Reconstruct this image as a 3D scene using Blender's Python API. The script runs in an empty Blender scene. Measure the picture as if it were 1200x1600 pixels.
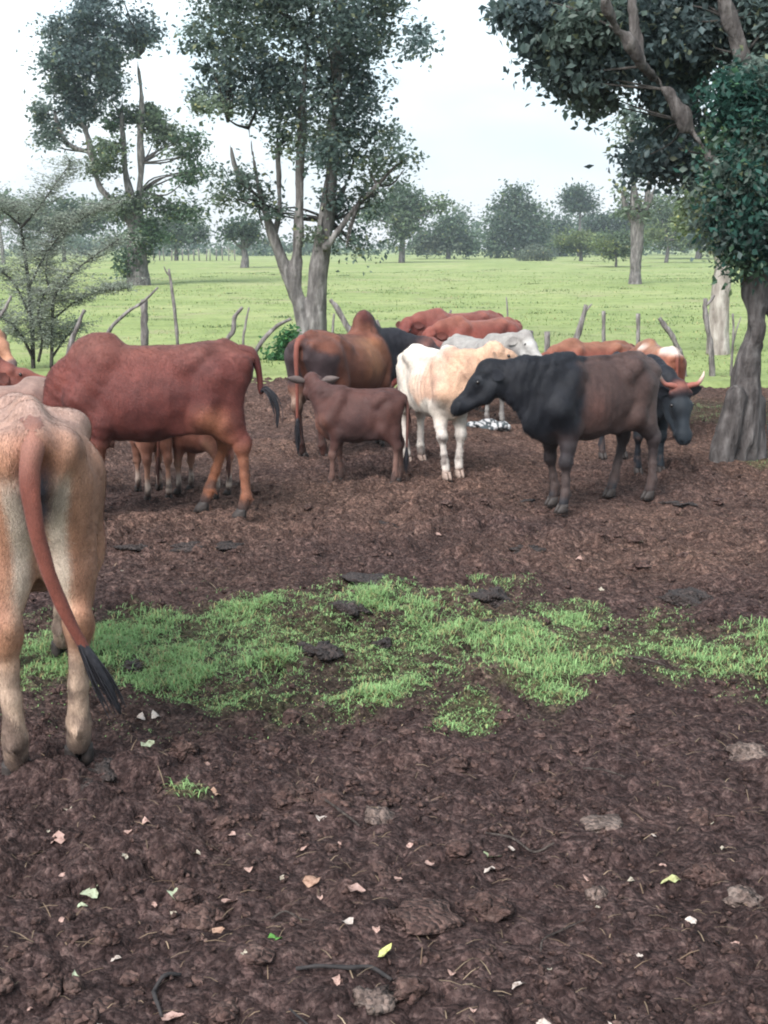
import bpy, math, random
import numpy as np
from mathutils import Vector

sc = bpy.context.scene
COL = sc.collection
R = math.radians

# ------------------------------------------------------------------ camera
CAM_H = 1.6
FPX = 1900.0            # focal length in pixels of the 1200 x 1600 photograph
PITCH = math.atan(412.0 / FPX)
cam_d = bpy.data.cameras.new('camera')
cam_d.sensor_fit = 'VERTICAL'; cam_d.sensor_height = 24.0; cam_d.lens = 24.0 * FPX / 1600.0
cam_d.clip_start = 0.05; cam_d.clip_end = 3000
cam = bpy.data.objects.new('camera', cam_d); COL.objects.link(cam)
cam.location = (0, 0, CAM_H); cam.rotation_euler = (R(90) - PITCH, 0, 0)
sc.camera = cam

# ------------------------------------------------------------------ world, sun, exposure
SUN_EL, SUN_AZ = R(46), R(-148)      # azimuth from +Y towards +X
w = bpy.data.worlds.new('World'); sc.world = w; w.use_nodes = True
nt = w.node_tree; nt.nodes.clear()
out = nt.nodes.new('ShaderNodeOutputWorld'); bg = nt.nodes.new('ShaderNodeBackground')
sky = nt.nodes.new('ShaderNodeTexSky'); sky.sky_type = 'NISHITA'; sky.sun_disc = False
sky.sun_elevation = SUN_EL; sky.sun_rotation = SUN_AZ; sky.air_density = 1.2; sky.dust_density = 2.0
tc = nt.nodes.new('ShaderNodeTexCoord'); mp = nt.nodes.new('ShaderNodeMapping')
mp.inputs['Scale'].default_value = (1.0, 1.0, 3.2)
nz = nt.nodes.new('ShaderNodeTexNoise'); nz.inputs['Scale'].default_value = 2.2
nz.inputs['Detail'].default_value = 7; nz.inputs['Roughness'].default_value = 0.5
rp = nt.nodes.new('ShaderNodeValToRGB')
rp.color_ramp.elements[0].position = 0.34; rp.color_ramp.elements[0].color = (2.5, 3.6, 4.3, 1)
rp.color_ramp.elements[1].position = 0.64; rp.color_ramp.elements[1].color = (6.4, 6.7, 6.8, 1)
e = rp.color_ramp.elements.new(0.49); e.color = (3.9, 4.8, 5.3, 1)
mx = nt.nodes.new('ShaderNodeMix'); mx.data_type = 'RGBA'; mx.inputs[0].default_value = 0.86
L = nt.links.new
L(tc.outputs['Generated'], mp.inputs['Vector']); L(mp.outputs[0], nz.inputs['Vector'])
L(nz.outputs['Fac'], rp.inputs['Fac']); L(sky.outputs[0], mx.inputs[6]); L(rp.outputs[0], mx.inputs[7])
sx = nt.nodes.new('ShaderNodeSeparateXYZ'); L(tc.outputs['Generated'], sx.inputs[0])
hr = nt.nodes.new('ShaderNodeMapRange'); hr.inputs['From Min'].default_value = 0.0; hr.inputs['From Max'].default_value = 0.16
hr.inputs['To Min'].default_value = 0.55; hr.inputs['To Max'].default_value = 0.0; hr.clamp = True; L(sx.outputs['Z'], hr.inputs['Value'])
mh_ = nt.nodes.new('ShaderNodeMix'); mh_.data_type = 'RGBA'; mh_.inputs[7].default_value = (5.4, 4.8, 4.7, 1)   # dusk-tinted band along the whole horizon
L(hr.outputs[0], mh_.inputs[0]); L(mx.outputs[2], mh_.inputs[6])
L(mh_.outputs[2], bg.inputs['Color']); bg.inputs['Strength'].default_value = 0.105
L(bg.outputs[0], out.inputs['Surface'])

sd = bpy.data.lights.new('sun', 'SUN'); sd.energy = 3.2; sd.angle = R(40); sd.color = (1.0, 0.965, 0.94)
sun = bpy.data.objects.new('sun', sd); COL.objects.link(sun)
sv = Vector((math.sin(SUN_AZ) * math.cos(SUN_EL), math.cos(SUN_AZ) * math.cos(SUN_EL), math.sin(SUN_EL)))
sun.rotation_euler = sv.to_track_quat('Z', 'Y').to_euler(); sun.location = (0, 0, 30)

sc.view_settings.view_transform = 'Standard'; sc.view_settings.look = 'None'
sc.view_settings.exposure = 1.27; sc.view_settings.gamma = 1.0
sc.render.engine = 'CYCLES'
sc.cycles.max_bounces = 6; sc.cycles.diffuse_bounces = 3; sc.cycles.transmission_bounces = 4
sc.cycles.transparent_max_bounces = 4; sc.cycles.volume_bounces = 0
sc.cycles.use_adaptive_sampling = True
sc.cycles.filter_width = 2.0      # the phone's picture is soft

# ------------------------------------------------------------------ geometry helpers
def ray(px, py):
    x = (px - 600.0) / FPX; y = (800.0 - py) / FPX
    c, s = math.cos(PITCH), math.sin(PITCH)
    return Vector((x, c + y * s, -s + y * c))
def gp(px, py):                       # ground point seen at a pixel
    d = ray(px, py); t = CAM_H / -d.z
    return Vector((d.x * t, d.y * t, 0))
def pt(px, py, Y):                    # point at distance Y seen at a pixel
    d = ray(px, py); t = Y / d.y
    return Vector((d.x * t, Y, CAM_H + d.z * t))
def mpp(py, Y):                       # metres per photograph pixel at that point
    d = ray(600, py); return (Y / d.y) / FPX

def sst(a, b, x):
    t = np.clip((x - a) / (b - a), 0, 1); return t * t * (3 - 2 * t)
def _h(ix, iy, iz, seed):
    n = (ix * 374761393 + iy * 668265263 + iz * 2147483647 + seed * 1274126177) & 0xffffffff
    n = ((n ^ (n >> 13)) * 1274126177) & 0xffffffff
    n = ((n ^ (n >> 16)) * 2246822519) & 0xffffffff
    return ((n ^ (n >> 15)) & 0xffffff) / float(0xffffff)
def noise3(x, y, z, seed=0):          # value noise, -1..1
    x, y, z = np.broadcast_arrays(np.asarray(x, float), np.asarray(y, float), np.asarray(z, float))
    fx, fy, fz = np.floor(x), np.floor(y), np.floor(z)
    ix, iy, iz = fx.astype(np.int64), fy.astype(np.int64), fz.astype(np.int64)
    u, v, t = x - fx, y - fy, z - fz
    u = u * u * (3 - 2 * u); v = v * v * (3 - 2 * v); t = t * t * (3 - 2 * t)
    def L1(a, b, k): return a + (b - a) * k
    c = [_h(ix + a, iy + b, iz + d, seed) for d in (0, 1) for b in (0, 1) for a in (0, 1)]
    r = L1(L1(L1(c[0], c[1], u), L1(c[2], c[3], u), v), L1(L1(c[4], c[5], u), L1(c[6], c[7], u), v), t)
    return r * 2 - 1
def noise2(x, y, seed=0):
    x, y = np.broadcast_arrays(np.asarray(x, float), np.asarray(y, float))
    fx, fy = np.floor(x), np.floor(y); ix, iy = fx.astype(np.int64), fy.astype(np.int64)
    u, v = x - fx, y - fy; u = u * u * (3 - 2 * u); v = v * v * (3 - 2 * v)
    a = _h(ix, iy, 0 * ix, seed); b = _h(ix + 1, iy, 0 * ix, seed); c = _h(ix, iy + 1, 0 * ix, seed); d = _h(ix + 1, iy + 1, 0 * ix, seed)
    return ((a + (b - a) * u) * (1 - v) + (c + (d - c) * u) * v) * 2 - 1
def fbm2(x, y, seed=0, o=4, g=0.5):
    r, a, f = 0, 1, 1
    for i in range(o):
        ca, sa = math.cos(i * 0.7), math.sin(i * 0.7)
        r = r + a * noise2((x * ca - y * sa) * f + i * 7.3, (x * sa + y * ca) * f - i * 3.1, seed + i); a *= g; f *= 2.03
    return r
def fbm3(P, f, seed=0, o=3):
    r, a = 0, 1
    for i in range(o):
        r = r + a * noise3(P[..., 0] * f + i * 5.1, P[..., 1] * f - i * 2.7, P[..., 2] * f + i * 9.1, seed + i); a *= 0.5; f *= 2.05
    return r

def mesh_obj(name, V, F, mat=None, parent=None, smooth=True, col=None):
    me = bpy.data.meshes.new(name)
    V = np.asarray(V, dtype=np.float32)
    if isinstance(F, np.ndarray):
        n, k = F.shape
        me.vertices.add(len(V)); me.vertices.foreach_set('co', V.ravel())
        me.loops.add(n * k); me.loops.foreach_set('vertex_index', F.astype(np.int32).ravel())
        me.polygons.add(n)
        me.polygons.foreach_set('loop_start', np.arange(0, n * k, k, dtype=np.int32))
        me.update(calc_edges=True)
    else:
        me.from_pydata(V.tolist(), [], F)
    if smooth: me.polygons.foreach_set('use_smooth', np.ones(len(me.polygons), dtype=bool))
    if col is not None:
        ca = me.color_attributes.new('Col', 'FLOAT_COLOR', 'POINT')
        c4 = np.ones((len(V), 4), dtype=np.float32); c4[:, :3] = col
        ca.data.foreach_set('color', c4.ravel())
    if mat: me.materials.append(mat)
    o = bpy.data.objects.new(name, me); COL.objects.link(o)
    if parent: o.parent = parent
    return o
def inst(src, name, parent=None, loc=(0, 0, 0), rot=(0, 0, 0), scale=(1, 1, 1)):
    o = bpy.data.objects.new(name, src.data); COL.objects.link(o)
    o.location = loc; o.rotation_euler = rot; o.scale = scale
    if parent: o.parent = parent
    return o
def tag(o, label=None, cat=None, group=None, kind=None):
    if label: o['label'] = label
    if cat: o['category'] = cat
    if group: o['group'] = group
    if kind: o['kind'] = kind
    return o
def empty(name, loc=(0, 0, 0), rz=0.0):
    o = bpy.data.objects.new(name, None); COL.objects.link(o); o.location = loc; o.rotation_euler = (0, 0, rz)
    o.empty_display_size = 0.2
    return o

class MB:                                  # collects pieces of ONE mesh
    def __init__(s): s.V = []; s.F = []; s.C = []; s.n = 0
    def add(s, V, F, c=None):
        V = np.asarray(V, float); s.V.append(V); s.F += [tuple(int(i) + s.n for i in f) for f in F]; s.n += len(V)
        s.C.append(np.tile(np.asarray(c if c is not None else (1, 1, 1), float), (len(V), 1)) if (c is None or np.ndim(c) == 1) else np.asarray(c))
    def build(s, name, mat, parent=None, smooth=True, col=False):
        return mesh_obj(name, np.concatenate(s.V), s.F, mat, parent, smooth, np.concatenate(s.C) if col else None)

def catmull(P, n):
    P = [np.asarray(p, float) for p in P]
    if len(P) < 3: return np.array([P[0] + (P[1] - P[0]) * t for t in np.linspace(0, 1, n + 1)])
    Q = [2 * P[0] - P[1]] + P + [2 * P[-1] - P[-2]]
    o = []
    for i in range(1, len(Q) - 2):
        for t in np.linspace(0, 1, n, endpoint=False):
            a, b, c, d = Q[i - 1:i + 3]
            o.append(0.5 * (2 * b + (c - a) * t + (2 * a - 5 * b + 4 * c - d) * t * t + (3 * b - a - 3 * c + d) * t ** 3))
    o.append(P[-1]); return np.array(o)
def tube(P, r, nseg=8, rough=0.0, seed=0, cap=True):
    P = np.asarray(P, float); r = np.asarray(r, float); n = len(P)
    T = np.gradient(P, axis=0); T /= np.linalg.norm(T, axis=1, keepdims=True) + 1e-9
    ref = np.array([0.31, 0.95, 0.05]) if abs(T[0][2]) > 0.6 else np.array([0.05, 0.1, 1.0])
    V = []; a = np.linspace(0, 2 * math.pi, nseg, endpoint=False)
    for i in range(n):
        u = ref - T[i] * ref.dot(T[i]); u /= np.linalg.norm(u); v = np.cross(T[i], u); ref = u
        rr = r[i] * np.ones(nseg)
        if rough: rr = rr * (1 + rough * noise3(np.cos(a) * 1.3 + seed, np.sin(a) * 1.3, np.full(nseg, i * 0.6 + seed * 3.7), seed))
        V.append(P[i] + np.cos(a)[:, None] * u * rr[:, None] + np.sin(a)[:, None] * v * rr[:, None])
    V = np.concatenate(V); F = []
    for i in range(n - 1):
        for j in range(nseg):
            k = (j + 1) % nseg
            F.append((i * nseg + j, i * nseg + k, (i + 1) * nseg + k, (i + 1) * nseg + j))
    if cap: F.append(tuple(range(nseg - 1, -1, -1))); F.append(tuple((n - 1) * nseg + j for j in range(nseg)))
    return V, F

# ------------------------------------------------------------------ signed-distance modelling (bodies, trunks)
class SDF:
    def __init__(s, lo, hi, res):
        s.lo = np.asarray(lo, float); s.res = res
        s.n = np.ceil((np.asarray(hi, float) - s.lo) / res).astype(int) + 1
        s.D = np.ones(s.n, dtype=np.float32)
    def _box(s, lo, hi):
        a = np.clip(np.floor((lo - s.lo) / s.res).astype(int), 0, s.n - 1)
        b = np.clip(np.ceil((hi - s.lo) / s.res).astype(int) + 1, 1, s.n)
        if np.any(b <= a): return None
        sl = tuple(slice(a[i], b[i]) for i in range(3))
        g = [s.lo[i] + np.arange(a[i], b[i]) * s.res for i in range(3)]
        X, Y, Z = np.meshgrid(*g, indexing='ij', sparse=True)
        return sl, X, Y, Z
    def mix(s, sl, d, k):
        A = s.D[sl]
        h = np.clip(k - np.abs(A - d), 0, None) / k
        s.D[sl] = np.minimum(A, d) - h * h * k * 0.25
    def cone(s, a, b, r1, r2, k=0.04, sq=None):      # sq = (direction, factor): flattened along direction
        a = np.asarray(a, float); b = np.asarray(b, float); m = max(r1, r2) * (max(1, sq[1]) if sq else 1) + k + s.res * 2
        q = s._box(np.minimum(a, b) - m, np.maximum(a, b) + m)
        if q is None: return
        sl, X, Y, Z = q
        px, py, pz = X - a[0], Y - a[1], Z - a[2]
        if sq:
            n = np.asarray(sq[0], float); n = n / np.linalg.norm(n); f = 1 / sq[1] - 1
            dn = (px * n[0] + py * n[1] + pz * n[2]) * f
            px, py, pz = px + n[0] * dn, py + n[1] * dn, pz + n[2] * dn
        ba = b - a; L2 = ba.dot(ba) + 1e-12
        t = np.clip((px * ba[0] + py * ba[1] + pz * ba[2]) / L2, 0, 1)
        d = np.sqrt((px - ba[0] * t) ** 2 + (py - ba[1] * t) ** 2 + (pz - ba[2] * t) ** 2) - (r1 + (r2 - r1) * t)
        if sq and sq[1] < 1: d = d * (sq[1] ** 0.5)
        s.mix(sl, d, k)
    def ell(s, c, r, M=None, k=0.04, cut=False):
        c = np.asarray(c, float); r = np.asarray(r, float); m = r.max() + k + s.res * 2
        q = s._box(c - m, c + m)
        if q is None: return
        sl, X, Y, Z = q
        p = [X - c[0], Y - c[1], Z - c[2]]
        if M is not None: p = [p[0] * M[i][0] + p[1] * M[i][1] + p[2] * M[i][2] for i in range(3)]
        k0 = np.sqrt((p[0] / r[0]) ** 2 + (p[1] / r[1]) ** 2 + (p[2] / r[2]) ** 2)
        k1 = np.sqrt((p[0] / r[0] ** 2) ** 2 + (p[1] / r[1] ** 2) ** 2 + (p[2] / r[2] ** 2) ** 2) + 1e-9
        d = k0 * (k0 - 1) / k1
        if cut: s.D[sl] = np.maximum(s.D[sl], -d)
        else: s.mix(sl, d, k)
    def surface(s):
        D = s.D; I = D < 0
        c = sum(I[a:D.shape[0] - 1 + a, b:D.shape[1] - 1 + b, d:D.shape[2] - 1 + d].astype(np.int8) for a in (0, 1) for b in (0, 1) for d in (0, 1))
        act = (c > 0) & (c < 8); ijk = np.argwhere(act)
        idx = -np.ones(act.shape, dtype=np.int64); idx[act] = np.arange(len(ijk))
        cor = [(a, b, d) for a in (0, 1) for b in (0, 1) for d in (0, 1)]
        val = {q: D[ijk[:, 0] + q[0], ijk[:, 1] + q[1], ijk[:, 2] + q[2]].astype(float) for q in cor}
        P = np.zeros((len(ijk), 3)); W = np.zeros(len(ijk))
        for q in cor:
            for ax in range(3):
                if q[ax] == 0:
                    q2 = list(q); q2[ax] = 1; q2 = tuple(q2)
                    d0, d1 = val[q], val[q2]; x = (d0 < 0) != (d1 < 0)
                    t = d0 / np.where(np.abs(d0 - d1) < 1e-12, 1, d0 - d1)
                    p = np.tile(np.asarray(q, float), (len(ijk), 1)); p[:, ax] = t
                    P += p * x[:, None]; W += x
        V = s.lo + (ijk + P / W[:, None]) * s.res
        F = []
        for ax in range(3):
            o1, o2 = [(1, 2), (2, 0), (0, 1)][ax]
            A = I; sl0 = [slice(None)] * 3; sl1 = [slice(None)] * 3
            sl0[ax] = slice(0, -1); sl1[ax] = slice(1, None)
            ch = A[tuple(sl0)] != A[tuple(sl1)]
            e = np.argwhere(ch)
            e = e[(e[:, o1] > 0) & (e[:, o2] > 0) & (e[:, o1] < D.shape[o1] - 1) & (e[:, o2] < D.shape[o2] - 1)]
            def cell(da, db):
                q = e.copy(); q[:, o1] -= da; q[:, o2] -= db
                return idx[q[:, 0], q[:, 1], q[:, 2]]
            f = np.stack([cell(1, 1), cell(0, 1), cell(0, 0), cell(1, 0)], 1)
            ins = A[e[:, 0], e[:, 1], e[:, 2]]
            f[~ins] = f[~ins][:, ::-1]
            F.append(f)
        F = np.concatenate(F); F = F[(F >= 0).all(1)]
        return V, F

# ------------------------------------------------------------------ materials
def new_mat(name):
    m = bpy.data.materials.new(name); m.use_nodes = True
    t = m.node_tree; t.nodes.clear()
    o = t.nodes.new('ShaderNodeOutputMaterial'); b = t.nodes.new('ShaderNodeBsdfPrincipled')
    t.links.new(b.outputs[0], o.inputs['Surface'])
    return m, t, b, o
def N(t, typ, **kw):
    n = t.nodes.new(typ)
    for k, v in kw.items():
        if hasattr(n, k) and not k[0].isupper(): setattr(n, k, v)
        else: n.inputs[k.replace('_', ' ')].default_value = v
    return n
def ramp(t, stops):
    r = t.nodes.new('ShaderNodeValToRGB'); el = r.color_ramp.elements
    while len(el) < len(stops): el.new(0.5)
    for e_, (p, c) in zip(el, stops): e_.position = p; e_.color = (*c, 1)
    return r
def mixc(t, a, b, fac, mode='MIX'):
    n = t.nodes.new('ShaderNodeMix'); n.data_type = 'RGBA'; n.blend_type = mode
    for i, v in ((0, fac), (6, a), (7, b)):
        if hasattr(v, 'is_linked'): t.links.new(v, n.inputs[i])
        else: n.inputs[i].default_value = v if i == 0 else (*v, 1)
    return n.outputs[2]
def bump(t, b, h, strength, dist):
    n = t.nodes.new('ShaderNodeBump'); n.inputs['Strength'].default_value = strength; n.inputs['Distance'].default_value = dist
    t.links.new(h, n.inputs['Height']); t.links.new(n.outputs[0], b.inputs['Normal'])
def simple(name, stops, scale=8, rough=0.8, bstr=0.3, bdist=0.01, detail=5, coord='Object', stretch=None, spec=0.3):
    m, t, b, o = new_mat(name)
    c = t.nodes.new('ShaderNodeTexCoord'); src = c.outputs[coord]
    if stretch:
        mpn = t.nodes.new('ShaderNodeMapping'); mpn.inputs['Scale'].default_value = stretch
        t.links.new(src, mpn.inputs['Vector']); src = mpn.outputs[0]
    n = N(t, 'ShaderNodeTexNoise', Scale=scale, Detail=detail, Roughness=0.6); t.links.new(src, n.inputs['Vector'])
    r = ramp(t, stops); t.links.new(n.outputs['Fac'], r.inputs['Fac']); t.links.new(r.outputs[0], b.inputs['Base Color'])
    b.inputs['Roughness'].default_value = rough; b.inputs['Specular IOR Level'].default_value = spec
    if bstr: bump(t, b, n.outputs['Fac'], bstr, bdist)
    return m

# coat of the cattle: vertex colour, hair-like mottling
def coat_material():
    m, t, b, o = new_mat('coat')
    a = t.nodes.new('ShaderNodeAttribute'); a.attribute_name = 'Col'
    c = t.nodes.new('ShaderNodeTexCoord')
    n1 = N(t, 'ShaderNodeTexNoise', Scale=9, Detail=5, Roughness=0.6); t.links.new(c.outputs['Object'], n1.inputs['Vector'])
    mpn = t.nodes.new('ShaderNodeMapping'); mpn.inputs['Scale'].default_value = (60, 160, 90); t.links.new(c.outputs['Object'], mpn.inputs['Vector'])
    n2 = N(t, 'ShaderNodeTexNoise', Scale=1.6, Detail=4, Roughness=0.7); t.links.new(mpn.outputs[0], n2.inputs['Vector'])
    r1 = ramp(t, [(0.28, (0.70, 0.68, 0.70)), (0.72, (1.22, 1.23, 1.23))]); t.links.new(n1.outputs['Fac'], r1.inputs['Fac'])
    r2 = ramp(t, [(0.25, (0.68, 0.68, 0.68)), (0.75, (1.28, 1.28, 1.28))]); t.links.new(n2.outputs['Fac'], r2.inputs['Fac'])
    x = mixc(t, a.outputs['Color'], r1.outputs[0], 1.0, 'MULTIPLY'); x = mixc(t, x, r2.outputs[0], 1.0, 'MULTIPLY')
    t.links.new(x, b.inputs['Base Color'])
    b.inputs['Roughness'].default_value = 0.58; b.inputs['Specular IOR Level'].default_value = 0.24
    b.inputs['Sheen Weight'].default_value = 0.04; b.inputs['Sheen Roughness'].default_value = 0.5
    b.inputs['Sheen Tint'].default_value = (0.9, 0.85, 0.9, 1)
    bump(t, b, n2.outputs['Fac'], 0.6, 0.006)
    return m
M_COAT = coat_material()
M_EYE = simple('eye_black', [(0.3, (0.008, 0.006, 0.006)), (0.7, (0.02, 0.014, 0.012))], rough=0.12, bstr=0, spec=0.6)
M_HOOF = simple('hoof_horn', [(0.3, (0.018, 0.015, 0.015)), (0.7, (0.055, 0.044, 0.040))], scale=25, rough=0.6, stretch=(1, 1, 4))
M_HOOFP = simple('hoof_pale', [(0.3, (0.16, 0.11, 0.09)), (0.7, (0.34, 0.26, 0.22))], scale=25, rough=0.6, stretch=(1, 1, 4))
M_HAIRB = simple('switch_hair_black', [(0.3, (0.010, 0.010, 0.014)), (0.7, (0.03, 0.028, 0.034))], scale=60, rough=0.55, bstr=0)
M_HAIRR = simple('switch_hair_red', [(0.3, (0.05, 0.02, 0.018)), (0.7, (0.12, 0.05, 0.04))], scale=60, rough=0.55, bstr=0)

# ------------------------------------------------------------------ ground heights
def gh(x, y):
    x = np.asarray(x, float); y = np.asarray(y, float)
    z = 0.022 * fbm2(x * 0.55, y * 0.55, 11, 2)
    lump = fbm2(x * 3.1, y * 3.1, 23, 3)
    z = z + 0.026 * np.maximum(lump, -0.2)
    m2 = fbm2(x * 9.0, y * 9.0, 31, 3)
    z = z + 0.020 * np.abs(m2) + 0.012 * np.maximum(m2 - 0.25, 0)
    m3 = noise2(x * 27, y * 27, 41) + 0.6 * noise2(x * 53 + 9, y * 53, 43)
    z = z + 0.0085 * np.maximum(m3, -0.3)
    z = z + clodded(x, y)[0]
    return z - 0.055
def cells(x, y, sz, seed):
    """nearest-feature distance (in cells) and a random tone of that cell"""
    u, v = x / sz, y / sz; iu, iv = np.floor(u).astype(np.int64), np.floor(v).astype(np.int64); z0 = np.zeros_like(iu)
    best = np.full(np.shape(u), 9.0); tone = np.zeros(np.shape(u))
    for a in (-1, 0, 1):
        for b in (-1, 0, 1):
            cx, cy = iu + a, iv + b
            d = np.hypot(u - (cx + _h(cx, cy, z0, seed)), v - (cy + _h(cx, cy, z0, seed + 1))); m = d < best
            best = np.where(m, d, best); tone = np.where(m, _h(cx, cy, z0, seed + 2), tone)
    return best, tone
def clodded(x, y):
    """broken crust: angular lumps of three sizes; returns height and tone"""
    wx = x + 0.035 * noise2(x * 14, y * 14, 3) + 0.012 * noise2(x * 45, y * 45, 4); wy = y + 0.035 * noise2(x * 14 + 50, y * 14, 5) + 0.012 * noise2(x * 45 + 9, y * 45, 6)
    rough = np.clip(0.45 + 0.7 * fbm2(x * 0.9, y * 0.9, 71, 3), 0.05, 1.0)
    z = 0; tone = 0
    for sz, amp, sd_ in ((0.24, 0.075, 101), (0.105, 0.044, 111), (0.05, 0.024, 121)):
        d, t = cells(wx, wy, sz, sd_)
        on = np.clip((t - 0.40) * 2.6, 0, 1)
        z = z + amp * on * rough * np.clip(1.15 - 1.5 * d, 0, 0.75); tone = tone + (t - 0.5) * 0.4
    return z, tone
def gz(x, y): return float(gh(np.array([x]), np.array([y]))[0])
EDGE = 15.5                                              # where the bare yard ends and the pasture begins
def edge_noise(x, y): return 0.35 * fbm2(x * 0.7, y * 0.7, 77, 3)

# ------------------------------------------------------------------ ground
def px_of(x, y):                                          # where a ground point lies on the sheet, in photograph units
    c, s = math.cos(PITCH), math.sin(PITCH)
    dz = -CAM_H; f = y * c - dz * s; u = y * s + dz * c
    return 600 + FPX * x / f, 800 - FPX * u / f
UPX = [-400, 0, 110, 230, 400, 560, 700, 830, 920, 1050, 1200, 1600]
UPY = [955, 962, 972, 955, 932, 918, 915, 925, 958, 972, 982, 1000]
LOX = [-400, 0, 60, 150, 200, 290, 360, 480, 600, 640, 780, 880, 920, 980, 1120, 1200, 1600]
LOY = [1060, 1066, 1072, 1062, 1050, 1068, 1105, 1112, 1108, 1090, 1082, 1080, 1045, 1020, 1055, 1062, 1060]
def patch(x, y):
    px, py = px_of(x, y)
    wob = 14 * fbm2(x * 4.5, y * 4.5, 5, 3)
    up = np.interp(px, UPX, UPY); lo = np.interp(px, LOX, LOY)
    m = sst(-28, 16, py - up + 1.5 * wob) * sst(-26, 16, lo - py + 1.5 * wob)
    m2 = sst(1.15, 0.7, np.hypot((px - 728) / 62, (py - 1122) / 26) + 0.2 * fbm2(x * 8, y * 8, 6, 2))
    m3 = sst(1.15, 0.7, np.hypot((px - 296) / 36, (py - 1240) / 15))
    m4 = sst(1.2, 0.6, np.hypot((px - 1185) / 30, (py - 712) / 16))
    m5 = 0.5 * sst(1.2, 0.6, np.hypot((px - 1150) / 170, (py - 640) / 22))
    m6 = 0.1 * sst(1.3, 0.6, np.hypot((px - 230) / 300, (py - 1100) / 40))
    hole = sst(0.18, 0.55, fbm2(x * 3.2, y * 3.2, 9, 3))
    return np.clip(np.maximum.reduce([m * (1 - 0.62 * hole), m2, m3, m4, m5, m6]), 0, 1)

def crumb(t, coord, scale, lo, hi):
    """angular soil grains: random tone per grain and their domed height"""
    nzd = N(t, 'ShaderNodeTexNoise', Scale=scale * 0.6, Detail=2); t.links.new(coord, nzd.inputs['Vector'])
    va = t.nodes.new('ShaderNodeVectorMath'); va.operation = 'MULTIPLY_ADD'; va.inputs[1].default_value = (0.22 / scale,) * 3
    t.links.new(nzd.outputs['Color'], va.inputs[0]); t.links.new(coord, va.inputs[2])
    v = N(t, 'ShaderNodeTexVoronoi', Scale=scale); t.links.new(va.outputs[0], v.inputs['Vector'])
    sp_ = t.nodes.new('ShaderNodeSeparateColor'); t.links.new(v.outputs['Color'], sp_.inputs[0])
    r = ramp(t, [(0.0, lo), (0.55, (1, 1, 1)), (1.0, hi)]); t.links.new(sp_.outputs[0], r.inputs['Fac'])
    return r.outputs[0], v.outputs['Distance']
def soil(name, stops, rough=0.92, spec=0.15):
    m, t, b, o = new_mat(name); c = t.nodes.new('ShaderNodeTexCoord')
    g = t.nodes.new('ShaderNodeNewGeometry')
    n = N(t, 'ShaderNodeTexNoise', Scale=18, Detail=7, Roughness=0.7); t.links.new(g.outputs['Position'], n.inputs['Vector'])
    r = ramp(t, stops); t.links.new(n.outputs['Fac'], r.inputs['Fac'])
    k1, d1 = crumb(t, g.outputs['Position'], 75, (0.5, 0.48, 0.47), (1.7, 1.65, 1.6))
    x = mixc(t, r.outputs[0], k1, 0.8, 'MULTIPLY'); t.links.new(x, b.inputs['Base Color'])
    b.inputs['Roughness'].default_value = rough; b.inputs['Specular IOR Level'].default_value = spec
    h = t.nodes.new('ShaderNodeMath'); h.operation = 'SUBTRACT'; t.links.new(n.outputs['Fac'], h.inputs[0]); t.links.new(d1, h.inputs[1])
    bump(t, b, h.outputs[0], 1.0, 0.016)
    return m
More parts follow.
